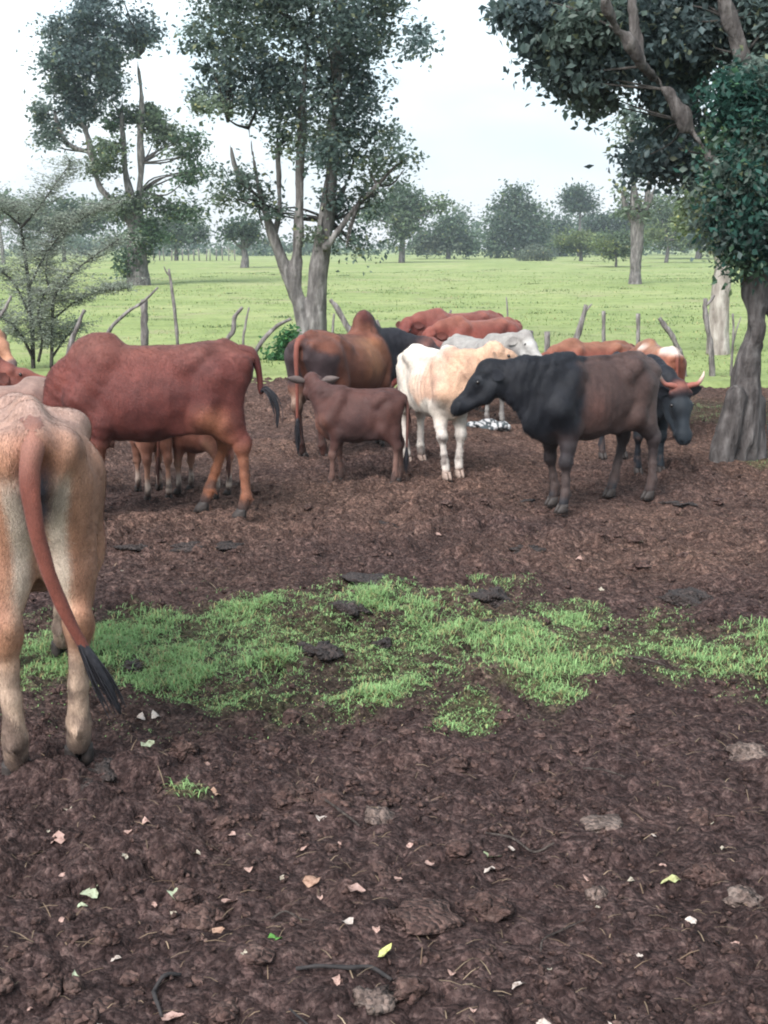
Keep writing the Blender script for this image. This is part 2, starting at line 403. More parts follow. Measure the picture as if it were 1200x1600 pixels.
def dirt_material():
    m, t, b, o = new_mat('trampled_dirt')
    a = t.nodes.new('ShaderNodeAttribute'); a.attribute_name = 'Col'
    sp = t.nodes.new('ShaderNodeSeparateColor'); t.links.new(a.outputs['Color'], sp.inputs[0])
    c = t.nodes.new('ShaderNodeTexCoord')
    n1 = N(t, 'ShaderNodeTexNoise', Scale=1.3, Detail=8, Roughness=0.68); t.links.new(c.outputs['Object'], n1.inputs['Vector'])
    n2 = N(t, 'ShaderNodeTexNoise', Scale=34, Detail=7, Roughness=0.75); t.links.new(c.outputs['Object'], n2.inputs['Vector'])
    n3 = N(t, 'ShaderNodeTexNoise', Scale=130, Detail=3, Roughness=0.7); t.links.new(c.outputs['Object'], n3.inputs['Vector'])
    damp = ramp(t, [(0.25, (0.018, 0.0112, 0.0110)), (0.5, (0.054, 0.0355, 0.0345)), (0.8, (0.155, 0.110, 0.103))])
    dry = ramp(t, [(0.2, (0.055, 0.033, 0.029)), (0.5, (0.112, 0.070, 0.057)), (0.8, (0.20, 0.135, 0.105))])
    mm = t.nodes.new('ShaderNodeMath'); mm.operation = 'ADD'; mm.inputs[1].default_value = 0
    t.links.new(n2.outputs['Fac'], mm.inputs[0])
    t.links.new(mm.outputs[0], damp.inputs['Fac']); t.links.new(mm.outputs[0], dry.inputs['Fac'])
    f = t.nodes.new('ShaderNodeMath'); f.operation = 'MULTIPLY_ADD'; f.use_clamp = True
    f.inputs[1].default_value = 1.3; f.inputs[2].default_value = -0.66
    t.links.new(n1.outputs['Fac'], f.inputs[0])
    g = t.nodes.new('ShaderNodeMath'); g.operation = 'ADD'; g.use_clamp = True
    t.links.new(f.outputs[0], g.inputs[0]); t.links.new(sp.outputs[1], g.inputs[1])
    x = mixc(t, damp.outputs[0], dry.outputs[0], g.outputs[0])
    gr = ramp(t, [(0.3, (0.035, 0.05, 0.018)), (0.7, (0.09, 0.13, 0.04))]); t.links.new(n2.outputs['Fac'], gr.inputs['Fac'])
    h = t.nodes.new('ShaderNodeMath'); h.operation = 'MULTIPLY'; h.inputs[1].default_value = 0.3; t.links.new(sp.outputs[0], h.inputs[0])
    x = mixc(t, x, gr.outputs[0], h.outputs[0])
    tr_ = ramp(t, [(0.2, (0.62, 0.60, 0.60)), (0.5, (1.0, 1.0, 1.0)), (0.85, (1.55, 1.5, 1.45))]); t.links.new(sp.outputs[2], tr_.inputs['Fac'])
    x = mixc(t, x, tr_.outputs[0], 1.0, 'MULTIPLY')
    k1, d1 = crumb(t, c.outputs['Object'], 95, (0.5, 0.47, 0.46), (1.75, 1.7, 1.65)); k2, d2 = crumb(t, c.outputs['Object'], 34, (0.55, 0.52, 0.51), (1.6, 1.55, 1.5))
    x = mixc(t, x, k1, 0.75, 'MULTIPLY'); x = mixc(t, x, k2, 0.7, 'MULTIPLY')
    t.links.new(x, b.inputs['Base Color'])
    b.inputs['Roughness'].default_value = 0.95; b.inputs['Specular IOR Level'].default_value = 0.08
    hh = t.nodes.new('ShaderNodeMath'); hh.operation = 'MULTIPLY_ADD'; hh.inputs[1].default_value = 0.4
    t.links.new(n3.outputs['Fac'], hh.inputs[0]); t.links.new(n2.outputs['Fac'], hh.inputs[2])
    h2 = t.nodes.new('ShaderNodeMath'); h2.operation = 'MULTIPLY_ADD'; h2.inputs[1].default_value = -0.5; t.links.new(d1, h2.inputs[0]); t.links.new(hh.outputs[0], h2.inputs[2])
    h3 = t.nodes.new('ShaderNodeMath'); h3.operation = 'MULTIPLY_ADD'; h3.inputs[1].default_value = -0.9; t.links.new(d2, h3.inputs[0]); t.links.new(h2.outputs[0], h3.inputs[2])
    bump(t, b, h3.outputs[0], 1.0, 0.024)
    return m
M_DIRT = dirt_material()

def dryness(x, y):                                        # paler, drier soil further into the yard
    d = sst(4.2, 8.0, y) * 0.55 + 0.25 * sst(7.8, 10.0, y) * sst(-0.5, 1.8, x)
    return np.clip(d + 0.35 * fbm2(x * 1.1, y * 1.1, 61, 3) * sst(3.2, 7.0, y), 0, 1)
def build_yard():
    nr, nc = 740, 440
    v = np.linspace(0, 1, nr); y = 1.3 * (20.0 / 1.3) ** v
    u = np.linspace(-1, 1, nc)
    U, Yg = np.meshgrid(u, y); X = (0.42 * Yg + 0.6) * U + 9.0 * np.sign(U) * np.abs(U) ** 15
    Z = gh(X, Yg) - 0.5 * sst(EDGE - 0.2, EDGE + 2.2, Yg + edge_noise(X, Yg)) - 0.4 * sst(11, 13, np.abs(X))
    V = np.stack([X, Yg, Z], -1).reshape(-1, 3)
    i = np.arange(nr * nc).reshape(nr, nc)
    F = np.stack([i[:-1, :-1], i[:-1, 1:], i[1:, 1:], i[1:, :-1]], -1).reshape(-1, 4)
    c = np.zeros((len(V), 3)); c[:, 0] = patch(V[:, 0], V[:, 1]); c[:, 1] = dryness(V[:, 0], V[:, 1]); c[:, 2] = np.clip(0.5 + 0.45 * clodded(V[:, 0], V[:, 1])[1], 0, 1)
    tag(mesh_obj('ground', V, F, M_DIRT, None, True, c), 'bare dark brown trampled dirt of the cattle yard', kind='structure')
build_yard()

def field_material():
    m, t, b, o = new_mat('pasture')
    c = t.nodes.new('ShaderNodeTexCoord')
    def nn(s, d, r_, st=None):
        n = N(t, 'ShaderNodeTexNoise', Scale=s, Detail=d, Roughness=r_); src = c.outputs['Object']
        if st:
            q = t.nodes.new('ShaderNodeMapping'); q.inputs['Scale'].default_value = st; t.links.new(src, q.inputs['Vector']); src = q.outputs[0]
        t.links.new(src, n.inputs['Vector']); return n
    a = nn(0.12, 6, 0.6); d = nn(1.1, 6, 0.7); f = nn(14, 4, 0.7)
    r1 = ramp(t, [(0.3, (0.162, 0.205, 0.078)), (0.5, (0.208, 0.250, 0.102)), (0.70, (0.27, 0.28, 0.145))]); t.links.new(a.outputs['Fac'], r1.inputs['Fac'])
    r2 = ramp(t, [(0.33, (0.58, 0.58, 0.55)), (0.45, (0.92, 0.93, 0.92)), (0.72, (1.2, 1.13, 1.12))]); t.links.new(d.outputs['Fac'], r2.inputs['Fac'])
    r3 = ramp(t, [(0.3, (0.75, 0.78, 0.7)), (0.7, (1.2, 1.2, 1.2))]); t.links.new(f.outputs['Fac'], r3.inputs['Fac'])
    g_ = nn(0.33, 7, 0.66); rb = ramp(t, [(0.56, (0, 0, 0)), (0.70, (1, 1, 1))]); t.links.new(g_.outputs['Fac'], rb.inputs['Fac'])
    x = mixc(t, r1.outputs[0], r2.outputs[0], 1.0, 'MULTIPLY'); x = mixc(t, x, r3.outputs[0], 1.0, 'MULTIPLY')
    x = mixc(t, x, (0.23, 0.21, 0.125), rb.outputs[0])          # grazed-out, strawy patches
    t.links.new(x, b.inputs['Base Color']); b.inputs['Roughness'].default_value = 0.9; b.inputs['Specular IOR Level'].default_value = 0.15
    bump(t, b, f.outputs['Fac'], 0.6, 0.05)
    return m
M_FIELD = field_material()
def field_z(x, y):
    z = 0.05 * fbm2(x * 0.25, y * 0.25, 91, 3) + 0.25 * fbm2(x * 0.03, y * 0.03, 95, 2) * sst(22, 80, y)
    return z - 0.02
def build_field():
    ya = np.concatenate([np.linspace(-900, 13.2, 12), np.linspace(13.4, 19, 40), 19 * (2500 / 19.0) ** np.linspace(0.01, 1, 130)])
    xa = np.sinh(np.linspace(-6.2, 6.2, 170)) * 3.6
    X, Y = np.meshgrid(xa, ya)
    inside = (1 - sst(EDGE - 1.3, EDGE - 0.5, Y)) * (1 - sst(11, 12.5, np.abs(X))) * sst(-2.0, -1.0, Y)
    Z = np.where(Y < 14, -0.05, field_z(X, Y)) - 0.35 * inside
    V = np.stack([X, Y, Z], -1).reshape(-1, 3); nr, nc = X.shape
    i = np.arange(nr * nc).reshape(nr, nc)
    F = np.stack([i[:-1, :-1], i[:-1, 1:], i[1:, 1:], i[1:, :-1]], -1).reshape(-1, 4)
    tag(mesh_obj('field', V, F, M_FIELD), 'bright green grazed pasture running to the tree line', kind='structure')
build_field()

# ------------------------------------------------------------------ grass
def leaf_material(name, base, var=0.35, trans=0.35, rough=0.6, spots=False):
    m, t, b, o = new_mat(name)
    a = t.nodes.new('ShaderNodeAttribute'); a.attribute_name = 'Col'
    x = mixc(t, a.outputs['Color'], base, 1.0, 'MULTIPLY')
    if spots:                                            # decay blotches and dirt on dead leaves
        c = t.nodes.new('ShaderNodeTexCoord'); oi = t.nodes.new('ShaderNodeObjectInfo')
        n = N(t, 'ShaderNodeTexNoise', Scale=4.5, Detail=5, Roughness=0.65); n.noise_dimensions = '4D'
        t.links.new(c.outputs['Object'], n.inputs['Vector'])
        mm = t.nodes.new('ShaderNodeMath'); mm.operation = 'MULTIPLY'; mm.inputs[1].default_value = 40; t.links.new(oi.outputs['Random'], mm.inputs[0]); t.links.new(mm.outputs[0], n.inputs['W'])
        r = ramp(t, [(0.34, (0.22, 0.15, 0.12)), (0.47, (0.78, 0.70, 0.66)), (0.7, (1.12, 1.1, 1.08))]); t.links.new(n.outputs['Fac'], r.inputs['Fac'])
        x = mixc(t, x, r.outputs[0], 1.0, 'MULTIPLY')
    t.links.new(x, b.inputs['Base Color']); b.inputs['Roughness'].default_value = rough; b.inputs['Specular IOR Level'].default_value = 0.3
    tr = t.nodes.new('ShaderNodeBsdfTranslucent'); t.links.new(x, tr.inputs['Color'])
    ms = t.nodes.new('ShaderNodeMixShader'); ms.inputs[0].default_value = trans
    t.links.new(b.outputs[0], ms.inputs[1]); t.links.new(tr.outputs[0], ms.inputs[2]); t.links.new(ms.outputs[0], o.inputs['Surface'])
    return m
M_GRASS = leaf_material('grass_blades', (1, 1, 1), trans=0.3, rough=0.65)

def blades(P, length, width, lean, rng, tint):
    """P (n,3) roots; three-triangle blades, bent over; returns V,F,C"""
    n = len(P); az = rng.uniform(0, 2 * math.pi, n); d = np.stack([np.cos(az), np.sin(az), 0 * az], 1); s = np.stack([-np.sin(az), np.cos(az), 0 * az], 1)
    l = length[:, None]; k = lean[:, None]; wd = width[:, None]
    up = np.array([0, 0, 1.0])
    m = P + d * l * 0.35 * k + up * l * 0.62 * (1.08 - 0.5 * k)
    tip = P + d * l * 0.95 * k + up * l * (1.05 - 0.85 * k)
    V = np.stack([P - s * wd, P + s * wd, m + s * wd * 0.75, m - s * wd * 0.75, tip], 1).reshape(-1, 3)
    b = np.arange(n)[:, None] * 5
    F = np.concatenate([b + np.array([0, 1, 2]), b + np.array([0, 2, 3]), b + np.array([3, 2, 4])], 0)
    C = np.repeat(tint, 5, axis=0)
    return V, F, C
def grass_tint(rng, n, a, b, yellow=0.12):
    t = rng.uniform(0, 1, n)[:, None]; c = np.array(a) * (1 - t) + np.array(b) * t
    yl = rng.uniform(0, 1, n) < yellow
    c[yl] = np.array((0.34, 0.30, 0.14)) * rng.uniform(0.7, 1.2, (yl.sum(), 1))
    return c
def near_grass():
    rng = np.random.default_rng(3); out_ = []
    while sum(map(len, out_)) < 54000:
        n = 60000; x = rng.uniform(-2.6, 2.6, n); y = rng.uniform(3.1, 6.6, n)
        p = patch(x, y); clump = np.clip(0.7 + 0.7 * fbm2(x * 7, y * 7, 15, 2), 0.12, 1)
        k = rng.uniform(0, 1, n) < p * clump * 0.5
        out_.append(np.stack([x[k], y[k]], 1))
    q = np.concatenate(out_)[:54000]
    n2 = 5000; x = rng.uniform(1.5, 5.0, n2 * 4); y = rng.uniform(8.6, 13.6, n2 * 4)
    k = rng.uniform(0, 1, len(x)) < patch(x, y) * 0.8; q = np.concatenate([q, np.stack([x[k], y[k]], 1)])
    P = np.stack([q[:, 0], q[:, 1], gh(q[:, 0], q[:, 1]) - 0.004], 1); n = len(P)
    hgt = np.clip(0.6 + 0.7 * fbm2(q[:, 0] * 2.2, q[:, 1] * 2.2, 19, 2), 0.35, 1.3)
    ln = rng.uniform(0.03, 0.095, n) * hgt * (0.45 + 0.55 * patch(q[:, 0], q[:, 1]))
    V, F, C = blades(P, ln, rng.uniform(0.0010, 0.0024, n), rng.uniform(0.55, 1.2, n), rng, grass_tint(rng, n, (0.15, 0.27, 0.100), (0.29, 0.45, 0.185), 0.15))
    tag(mesh_obj('grass_patch', V, F, M_GRASS, None, False, C), 'strip of short green grass surviving across the dirt yard', 'grass', kind='stuff')
near_grass()
def field_grass():
    rng = np.random.default_rng(4)
    n = 78000; y = 14.6 * (90 / 14.6) ** rng.uniform(0, 1, n); x = rng.uniform(-1, 1, n) * (0.40 * y + 2)
    k = rng.uniform(0, 1, n) < np.clip(0.35 + 0.8 * fbm2(x * 0.9, y * 0.9, 55, 3), 0.06, 1) * (y + edge_noise(x, y) > EDGE - 0.15)
    x, y = x[k], y[k]; n = len(x)
    P = np.stack([x, y, field_z(x, y) - 0.006], 1)
    sc_ = (y / 15) ** 0.55
    V, F, C = blades(P, rng.uniform(0.02, 0.065, n) * sc_, rng.uniform(0.004, 0.009, n) * sc_, rng.uniform(0.55, 1.1, n), rng,
                     grass_tint(rng, n, (0.15, 0.21, 0.07), (0.235, 0.305, 0.115), 0.08))
    tag(mesh_obj('field_grass', V, F, M_GRASS, None, False, C), 'short pasture grass beyond the stake fence', 'grass', kind='stuff')
    # darker tussocks the cattle leave standing
    VV, FF, CC = [], [], []; off = 0
    nt_ = 260; ty = 17 * (140 / 17.0) ** rng.uniform(0, 1, nt_); tx = rng.uniform(-1, 1, nt_) * (0.38 * ty + 2)
    for a, b_ in zip(tx, ty):
        m = rng.integers(24, 70); rr = rng.uniform(0.08, 0.30) * (b_ / 18) ** 0.25
        q = rng.normal(0, 1, (m, 2)) * np.array([rr * 1.5, rr * 0.8]) + np.array([a, b_])
        P = np.stack([q[:, 0], q[:, 1], field_z(q[:, 0], q[:, 1]) - 0.01], 1)
        V, F, C = blades(P, rng.uniform(0.04, 0.12, m) * (b_ / 18) ** 0.2, rng.uniform(0.006, 0.013, m) * (b_ / 18) ** 0.6, rng.uniform(0.5, 1.15, m), rng,
                         grass_tint(rng, m, (0.085, 0.135, 0.055), (0.16, 0.22, 0.085), 0.12))
        VV.append(V); FF.append(F + off); CC.append(C); off += len(V)
    tag(mesh_obj('field_tussocks', np.concatenate(VV), np.concatenate(FF), M_GRASS, None, False, np.concatenate(CC)), 'darker ungrazed grass tussocks dotting the pasture', 'grass', kind='stuff')
field_grass()

# ------------------------------------------------------------------ trees
M_LEAF = leaf_material('broad_leaf', (1, 1, 1), trans=0.5, rough=0.45)
def bark(name, a, b_, c_, scale=7):
    return simple(name, [(0.30, a), (0.50, b_), (0.68, c_)], scale=scale * 1.6, rough=0.9, bstr=1.0, bdist=0.06, detail=9, stretch=(1, 1, 0.28), spec=0.15)
M_BARK = bark('bark_grey_brown', (0.055, 0.050, 0.050), (0.125, 0.115, 0.112), (0.235, 0.222, 0.215))
M_BARKR = bark('bark_rough', (0.030, 0.026, 0.026), (0.080, 0.071, 0.069), (0.155, 0.142, 0.138), 9)
M_BARKP = bark('bark_pale', (0.11, 0.09, 0.08), (0.26, 0.23, 0.21), (0.42, 0.39, 0.36), 5)
M_BARKD = bark('bark_dark', (0.02, 0.018, 0.018), (0.05, 0.045, 0.042), (0.10, 0.09, 0.085))
M_WOOD = bark('weathered_wood', (0.07, 0.062, 0.06), (0.16, 0.145, 0.14), (0.30, 0.28, 0.27), 9)

def crown(name, parent, blobs, n, size, rng, tints, clump=0.16, mat=None, hole=0.0, droop=0.3, per=34, kind='stuff'):
    """blobs: (centre xyz, radii xyz, tint index); leaves are small folded faces grouped in clumps through the volume"""
    vol = np.array([b[1][0] * b[1][1] * b[1][2] for b in blobs]) ** 0.75; share = (vol / vol.sum() * n).astype(int)
    Ps, Ts, Cs = [], [], []
    for (c, r, ti), k in zip(blobs, share):
        if k < 4: continue
        nc = max(2, k // per)
        d = rng.normal(0, 1, (nc, 3)); d /= np.linalg.norm(d, axis=1, keepdims=True)
        rad = rng.uniform(0, 1, nc) ** 0.45
        cc = np.asarray(c) + d * rad[:, None] * np.asarray(r)
        if hole:
            kk = fbm3(cc, hole, 8, 2) > -0.22; cc = cc[kk] if kk.sum() > 1 else cc
        ci = rng.integers(0, len(cc), k)
        cs = clump * rng.uniform(0.5, 1.4, len(cc))[ci]
        p = cc[ci] + rng.normal(0, 1, (k, 3)) * cs[:, None] * np.array([1, 1, 0.7])
        tb = rng.uniform(0.65, 1.25, len(cc))[ci] * rng.uniform(0.7, 1.3, k)
        col = np.asarray(tints[ti])[None, :] * tb[:, None]
        sh = rng.uniform(0, 1, k) < 0.06; col[sh] = col[sh] * np.array([1.9, 1.5, 1.0])
        Ps.append(p); Cs.append(col)
    P = np.concatenate(Ps); C = np.concatenate(Cs); n = len(P)
    a = rng.normal(0, 1, (n, 3)); a[:, 2] = a[:, 2] * 0.6 - droop; a /= np.linalg.norm(a, axis=1, keepdims=True)
    b = rng.normal(0, 1, (n, 3)); b[:, 2] *= 0.5; b -= a * (a * b).sum(1, keepdims=True); b /= np.linalg.norm(b, axis=1, keepdims=True)
    nn = np.cross(a, b); l = (size * rng.uniform(0.5, 1.45, n))[:, None]; wd = l * rng.uniform(0.22, 0.36, n)[:, None]
    V = np.stack([P, P + a * l * 0.5 + b * wd + nn * l * 0.10, P + a * l, P + a * l * 0.5 - b * wd + nn * l * 0.10], 1).reshape(-1, 3)
    q = np.arange(n)[:, None] * 4
    F = np.concatenate([q + np.array([0, 1, 2]), q + np.array([0, 2, 3])], 0)
    o = mesh_obj(name, V, F, mat or M_LEAF, parent, False, np.repeat(C, 4, axis=0))
    if kind: o['kind'] = kind
    return o
def pblob(px, py, rx, ry, Y, ti=0, deep=None):
    m = mpp(py, Y); c = pt(px, py, Y)
    return ((c.x, c.y, c.z), (rx * m, (deep if deep is not None else (rx + ry) * 0.5) * m, ry * m), ti)
def rel(root, blobs):
    return [((c[0] - root.location.x, c[1] - root.location.y, c[2] - root.location.z), r, t) for c, r, t in blobs]
def trunk_sdf(name, root, chains, res, mat, k=0.08, rough=0.03, nf=3.0, seed=0):
    """chains: lists of (point, radius); one continuous surface"""
    o = np.array(root.location)
    pts = [(np.asarray(p, float) - o, r) for ch in chains for p, r in ch]
    lo = np.min([p - r for p, r in pts], 0) - 0.15; hi = np.max([p + r for p, r in pts], 0) + 0.15
    f = SDF(lo, hi, res)
    for ch in chains:
        P = catmull([np.asarray(p) - o for p, r in ch], 4); rr = np.interp(np.linspace(0, 1, len(P)), np.linspace(0, 1, len(ch)), [r for p, r in ch])
        for i in range(len(P) - 1): f.cone(P[i], P[i + 1], rr[i], rr[i + 1], k if i == 0 else 0.012)
    m = f.D < 0.15
    ii = np.argwhere(m); G = f.lo + ii * f.res
    f.D[m] += (rough * fbm3(G * np.array([1, 1, 0.45]), nf, seed, 3)).astype(np.float32)
    V, F = f.surface()
    return mesh_obj(name, V, F, mat, root)
def limbs(name, root, paths, mat, nseg=6, rough=0.15, seed=0):
    o = np.array(root.location); mb = MB()
    for j, ch in enumerate(paths):
        P = catmull([np.asarray(p, float) - o for p, r in ch], 4); rr = np.interp(np.linspace(0, 1, len(P)), np.linspace(0, 1, len(ch)), [r for p, r in ch])
        if name == 'trunk': mb.add(*tube(P, rr, nseg, rough, seed + j))
        else: b = MB(); b.add(*tube(P, rr, nseg, rough, seed + j)); b.build(name, mat, root)      # every branch its own part
    if name == 'trunk': mb.build(name, mat, root)
def twigs_to(blobs, stems, rng, n, r0):
    """thin branches from the nearest stem point up into the leaf blobs"""
    S = np.array([np.asarray(p, float) for p in stems]); res = []
    for i in range(n):
        c, r, _ = blobs[rng.integers(0, len(blobs))]
        e_ = np.asarray(c) + rng.normal(0, 0.45, 3) * np.asarray(r)
        d = np.linalg.norm((S - e_) * np.array([1, 1, 0.8]), axis=1) + 5 * (S[:, 2] > e_[2] - 0.1)
        s = S[int(np.argmin(d))]
        m = s * 0.5 + e_ * 0.5 + rng.normal(0, 0.08, 3) * np.linalg.norm(e_ - s)
        res.append([(s, r0), (m, r0 * 0.6), (e_, r0 * 0.2)])
    return res
def px_chain(ps, Y, thin=1.0):                     # (px, py, width px[, Y])
    r = []
    for p in ps:
        y = p[3] if len(p) > 3 else Y
        r.append((np.array(pt(p[0], p[1], y)), p[2] * 0.5 * thin * mpp(p[1], y)))
    return r
T_DARK = [(0.098, 0.138, 0.130), (0.115, 0.158, 0.135), (0.140, 0.180, 0.130), (0.088, 0.126, 0.130)]
rngT = np.random.default_rng(21)

def tree_center():
    Y = 19.0; g = pt(487, 556, Y); root = empty('broadleaf_tree', (g.x, g.y, -0.03))
    tag(root, 'tall many-stemmed dark leafy tree behind the brown bull', 'tree')
    ch = [px_chain([(482, 562, 46), (478, 520, 36), (466, 470, 30), (452, 432, 25), (435, 390, 21), (420, 350, 17), (408, 310, 13), (398, 255, 10), (388, 200, 7)], Y, 0.84),
          px_chain([(462, 462, 25), (462, 420, 25), (465, 370, 22), (468, 320, 19), (470, 250, 16), (474, 160, 13), (480, 60, 10)], Y, 0.84),
          px_chain([(494, 562, 46), (494, 515, 37), (494, 470, 36), (496, 430, 35), (505, 380, 31), (512, 320, 25), (518, 250, 22), (524, 160, 19), (530, 40, 16), (532, -60, 11)], Y, 0.84),
          px_chain([(428, 372, 13), (436, 330, 11), (436, 290, 10), (434, 230, 7)], Y + 0.15, 0.84),
          px_chain([(510, 385, 17), (535, 352, 12), (560, 318, 9), (590, 290, 6)], Y - 0.2, 0.84),
          px_chain([(500, 400, 12), (518, 345, 10), (530, 310, 8), (545, 280, 5)], Y + 0.3, 0.84),
          px_chain([(408, 310, 9), (385, 290, 8), (366, 255, 7), (356, 190, 5)], Y - 0.1, 0.84)]
    trunk_sdf('trunk', root, ch, 0.028, M_BARK, 0.03, 0.028, 4.0, 2)
    B = [(350, 60, 62, 80), (430, 30, 95, 85), (530, 20, 95, 80), (625, 22, 55, 52), (645, 40, 32, 36), (322, 118, 40, 52), (400, 132, 85, 52), (490, 140, 90, 75), (555, 110, 48, 80),
         (568, 195, 44, 50), (470, 215, 50, 40), (512, 245, 40, 52), (545, 240, 34, 40), (622, 238, 34, 34), (592, 268, 40, 30), (362, 288, 36, 30), (345, 310, 28, 22),
         (398, 312, 24, 34), (420, 330, 24, 24), (550, 388, 28, 18), (565, 372, 18, 22), (556, 322, 30, 26), (492, 372, 24, 18), (590, 312, 24, 20), (330, 175, 42, 20), (440, 180, 30, 34),
         (520, 300, 22, 22), (400, -80, 130, 90), (540, -90, 120, 90)]
    bl = [pblob(*b, Y + rngT.uniform(-0.35, 0.35), rngT.choice([0, 0, 1, 1, 2, 3]), deep=max(b[2], b[3]) * 1.15 + 15) for b in B]
    stems = [p for c in ch for p, r in c if p[2] > 2.0]
    limbs('branch', root, twigs_to(bl, stems, rngT, 60, 0.028), M_BARKD, 5)
    crown('crown', root, rel(root, bl), 45000, 0.076, rngT, T_DARK, 0.13, hole=1.4)
    return root
tree_center()

def tree_right():
    Y = 9.6; g = pt(1155, 712, Y); root = empty('broadleaf_tree', (g.x, g.y, -0.03))
    tag(root, 'creeper-covered tree leaning over the yard at the right edge', 'tree')
    ch = [px_chain([(1148, 735, 66), (1158, 690, 60), (1166, 640, 54), (1172, 580, 50), (1178, 500, 47), (1178, 420, 44), (1165, 350, 40), (1140, 296, 30), (1108, 245, 25), (1070, 190, 23), (1036, 140, 21), (1006, 104, 19, 9.4), (985, 68, 12, 9.3), (955, 30, 10, 9.2), (925, -30, 9, 9.0)], Y, 0.84),
          px_chain([(1128, 740, 30), (1134, 690, 30), (1152, 620, 26)], Y - 0.12),
          px_chain([(1186, 735, 36), (1182, 690, 32), (1180, 630, 32)], Y + 0.05),
          px_chain([(1116, 735, 24), (1128, 705, 24), (1146, 660, 22)], Y + 0.05),
          px_chain([(1182, 420, 36), (1188, 300, 32), (1182, 180, 28), (1163, 85, 24), (1140, 30, 21), (1120, -50, 17)], Y + 0.25, 0.8),
          px_chain([(1006, 104, 14), (990, 60, 12), (989, 0, 11), (988, -70, 9)], Y - 0.05, 0.75),
          px_chain([(1230, 735, 44), (1222, 640, 34), (1212, 540, 28), (1204, 440, 24)], Y + 0.5)]
    trunk_sdf('trunk', root, ch, 0.017, M_BARKR, 0.05, 0.042, 6.5, 5)
    canopy = [(800, 18, 30, 26), (850, 30, 55, 45), (870, 80, 40, 40), (920, 40, 60, 60), (905, 120, 38, 32), (950, 110, 60, 50), (930, 150, 30, 22), (1010, 40, 70, 60), (1000, 150, 50, 42), (1060, 100, 50, 60),
              (1100, 40, 70, 60), (1090, 170, 44, 50), (1035, 225, 36, 34), (1050, 255, 42, 22), (1010, 250, 20, 22), (1085, 250, 30, 28), (1170, 30, 50, 60), (880, -30, 70, 40), (1000, -40, 90, 50), (1120, -50, 90, 50), (1230, 60, 60, 80)]
    ivy = [(1172, 165, 40, 42), (1180, 230, 44, 50), (1158, 285, 34, 36), (1178, 320, 44, 45), (1160, 350, 36, 34), (1180, 385, 38, 34), (1150, 255, 22, 30), (1215, 200, 40, 60), (1215, 330, 40, 60), (1125, 345, 14, 22), (1128, 300, 16, 20), (1158, 405, 14, 14), (1150, 130, 26, 22), (1130, 225, 12, 24), (1190, 120, 36, 26)]
    bl = [pblob(*b, Y + rngT.uniform(0.35, 1.1), rngT.choice([0, 1, 3, 3, 3]), deep=70) for b in canopy]
    iv = [pblob(*b, Y - 0.05 + rngT.uniform(-0.15, 0.15), rngT.choice([0, 1, 4, 5]), deep=46) for b in ivy]
    tints = T_DARK + [(0.038, 0.105, 0.085), (0.075, 0.135, 0.085)]
    stems = [p for c in (ch[0], ch[4], ch[5]) for p, r in c if p[2] > 2.2]
    limbs('branch', root, twigs_to(bl, stems, rngT, 34, 0.011), M_BARKD, 5)
    crown('crown', root, rel(root, bl), 46000, 0.064, rngT, tints, 0.095, hole=2.2, droop=0.7)
    crown('creeper', root, rel(root, iv), 22000, 0.056, rngT, tints, 0.105, droop=0.7, hole=3.0)
    # the larger hanging leaves along the open left rim, one by one
    lf = leaf_mesh('leaf', 0.070, 0.021, (0.075, 0.108, 0.100)); lf.parent = root
    rim = [(790, 30, 30, 26), (830, 70, 35, 22), (870, 115, 30, 25), (905, 140, 26, 18), (790, 12, 18, 14)]
    first = True
    for i in range(150):
        a, b_, rx, ry = rim[rngT.integers(0, len(rim))]
        p = pt(a + np.clip(rngT.normal(0, 0.42), -0.7, 0.7) * rx, b_ + np.clip(rngT.normal(0, 0.42), -0.7, 0.6) * ry, Y + rngT.uniform(0.0, 0.9))
        o = lf if first else inst(lf, 'leaf', root)
        first = False
        o.location = (p.x - root.location.x, p.y - root.location.y, p.z - root.location.z)
        o.rotation_euler = (rngT.uniform(0.6, 2.2), rngT.uniform(-0.6, 0.6), rngT.uniform(0, 6.28)); s_ = rngT.uniform(0.7, 1.25); o.scale = (s_, s_, s_)
    return root
def leaf_mesh(name, l, wd, c, curl=0.25, mat=None, ragged=0.0):
    rr_ = np.random.default_rng(int(l * 1000 + wd * 7777 + curl * 99) % 9999)
    ys = np.array([0, 0.18, 0.42, 0.68, 0.88, 1.0]); ws = np.array([0.08, 0.7, 1.0, 0.8, 0.4, 0.03])
    V, F = [], []
    for y_, w_ in zip(ys, ws):
        z = -curl * l * (y_ - 0.4) ** 2
        a_, b_ = 1 + ragged * rr_.uniform(-1, 0.6), 1 + ragged * rr_.uniform(-1, 0.6)
        V += [(-wd * w_ * a_, y_ * l * (1 - 0.15 * ragged * rr_.random()), z + (0.25 + ragged * rr_.uniform(-0.5, 0.9)) * wd * w_), (0, y_ * l, z), (wd * w_ * b_, y_ * l, z + (0.25 + ragged * rr_.uniform(-0.5, 0.9)) * wd * w_)]
    for i in range(5):
        F += [(3 * i, 3 * i + 1, 3 * i + 4, 3 * i + 3), (3 * i + 1, 3 * i + 2, 3 * i + 5, 3 * i + 4)]
    return mesh_obj(name, np.array(V), F, mat or M_LEAF, None, True, np.tile(np.array(c), (len(V), 1)))
tree_right()

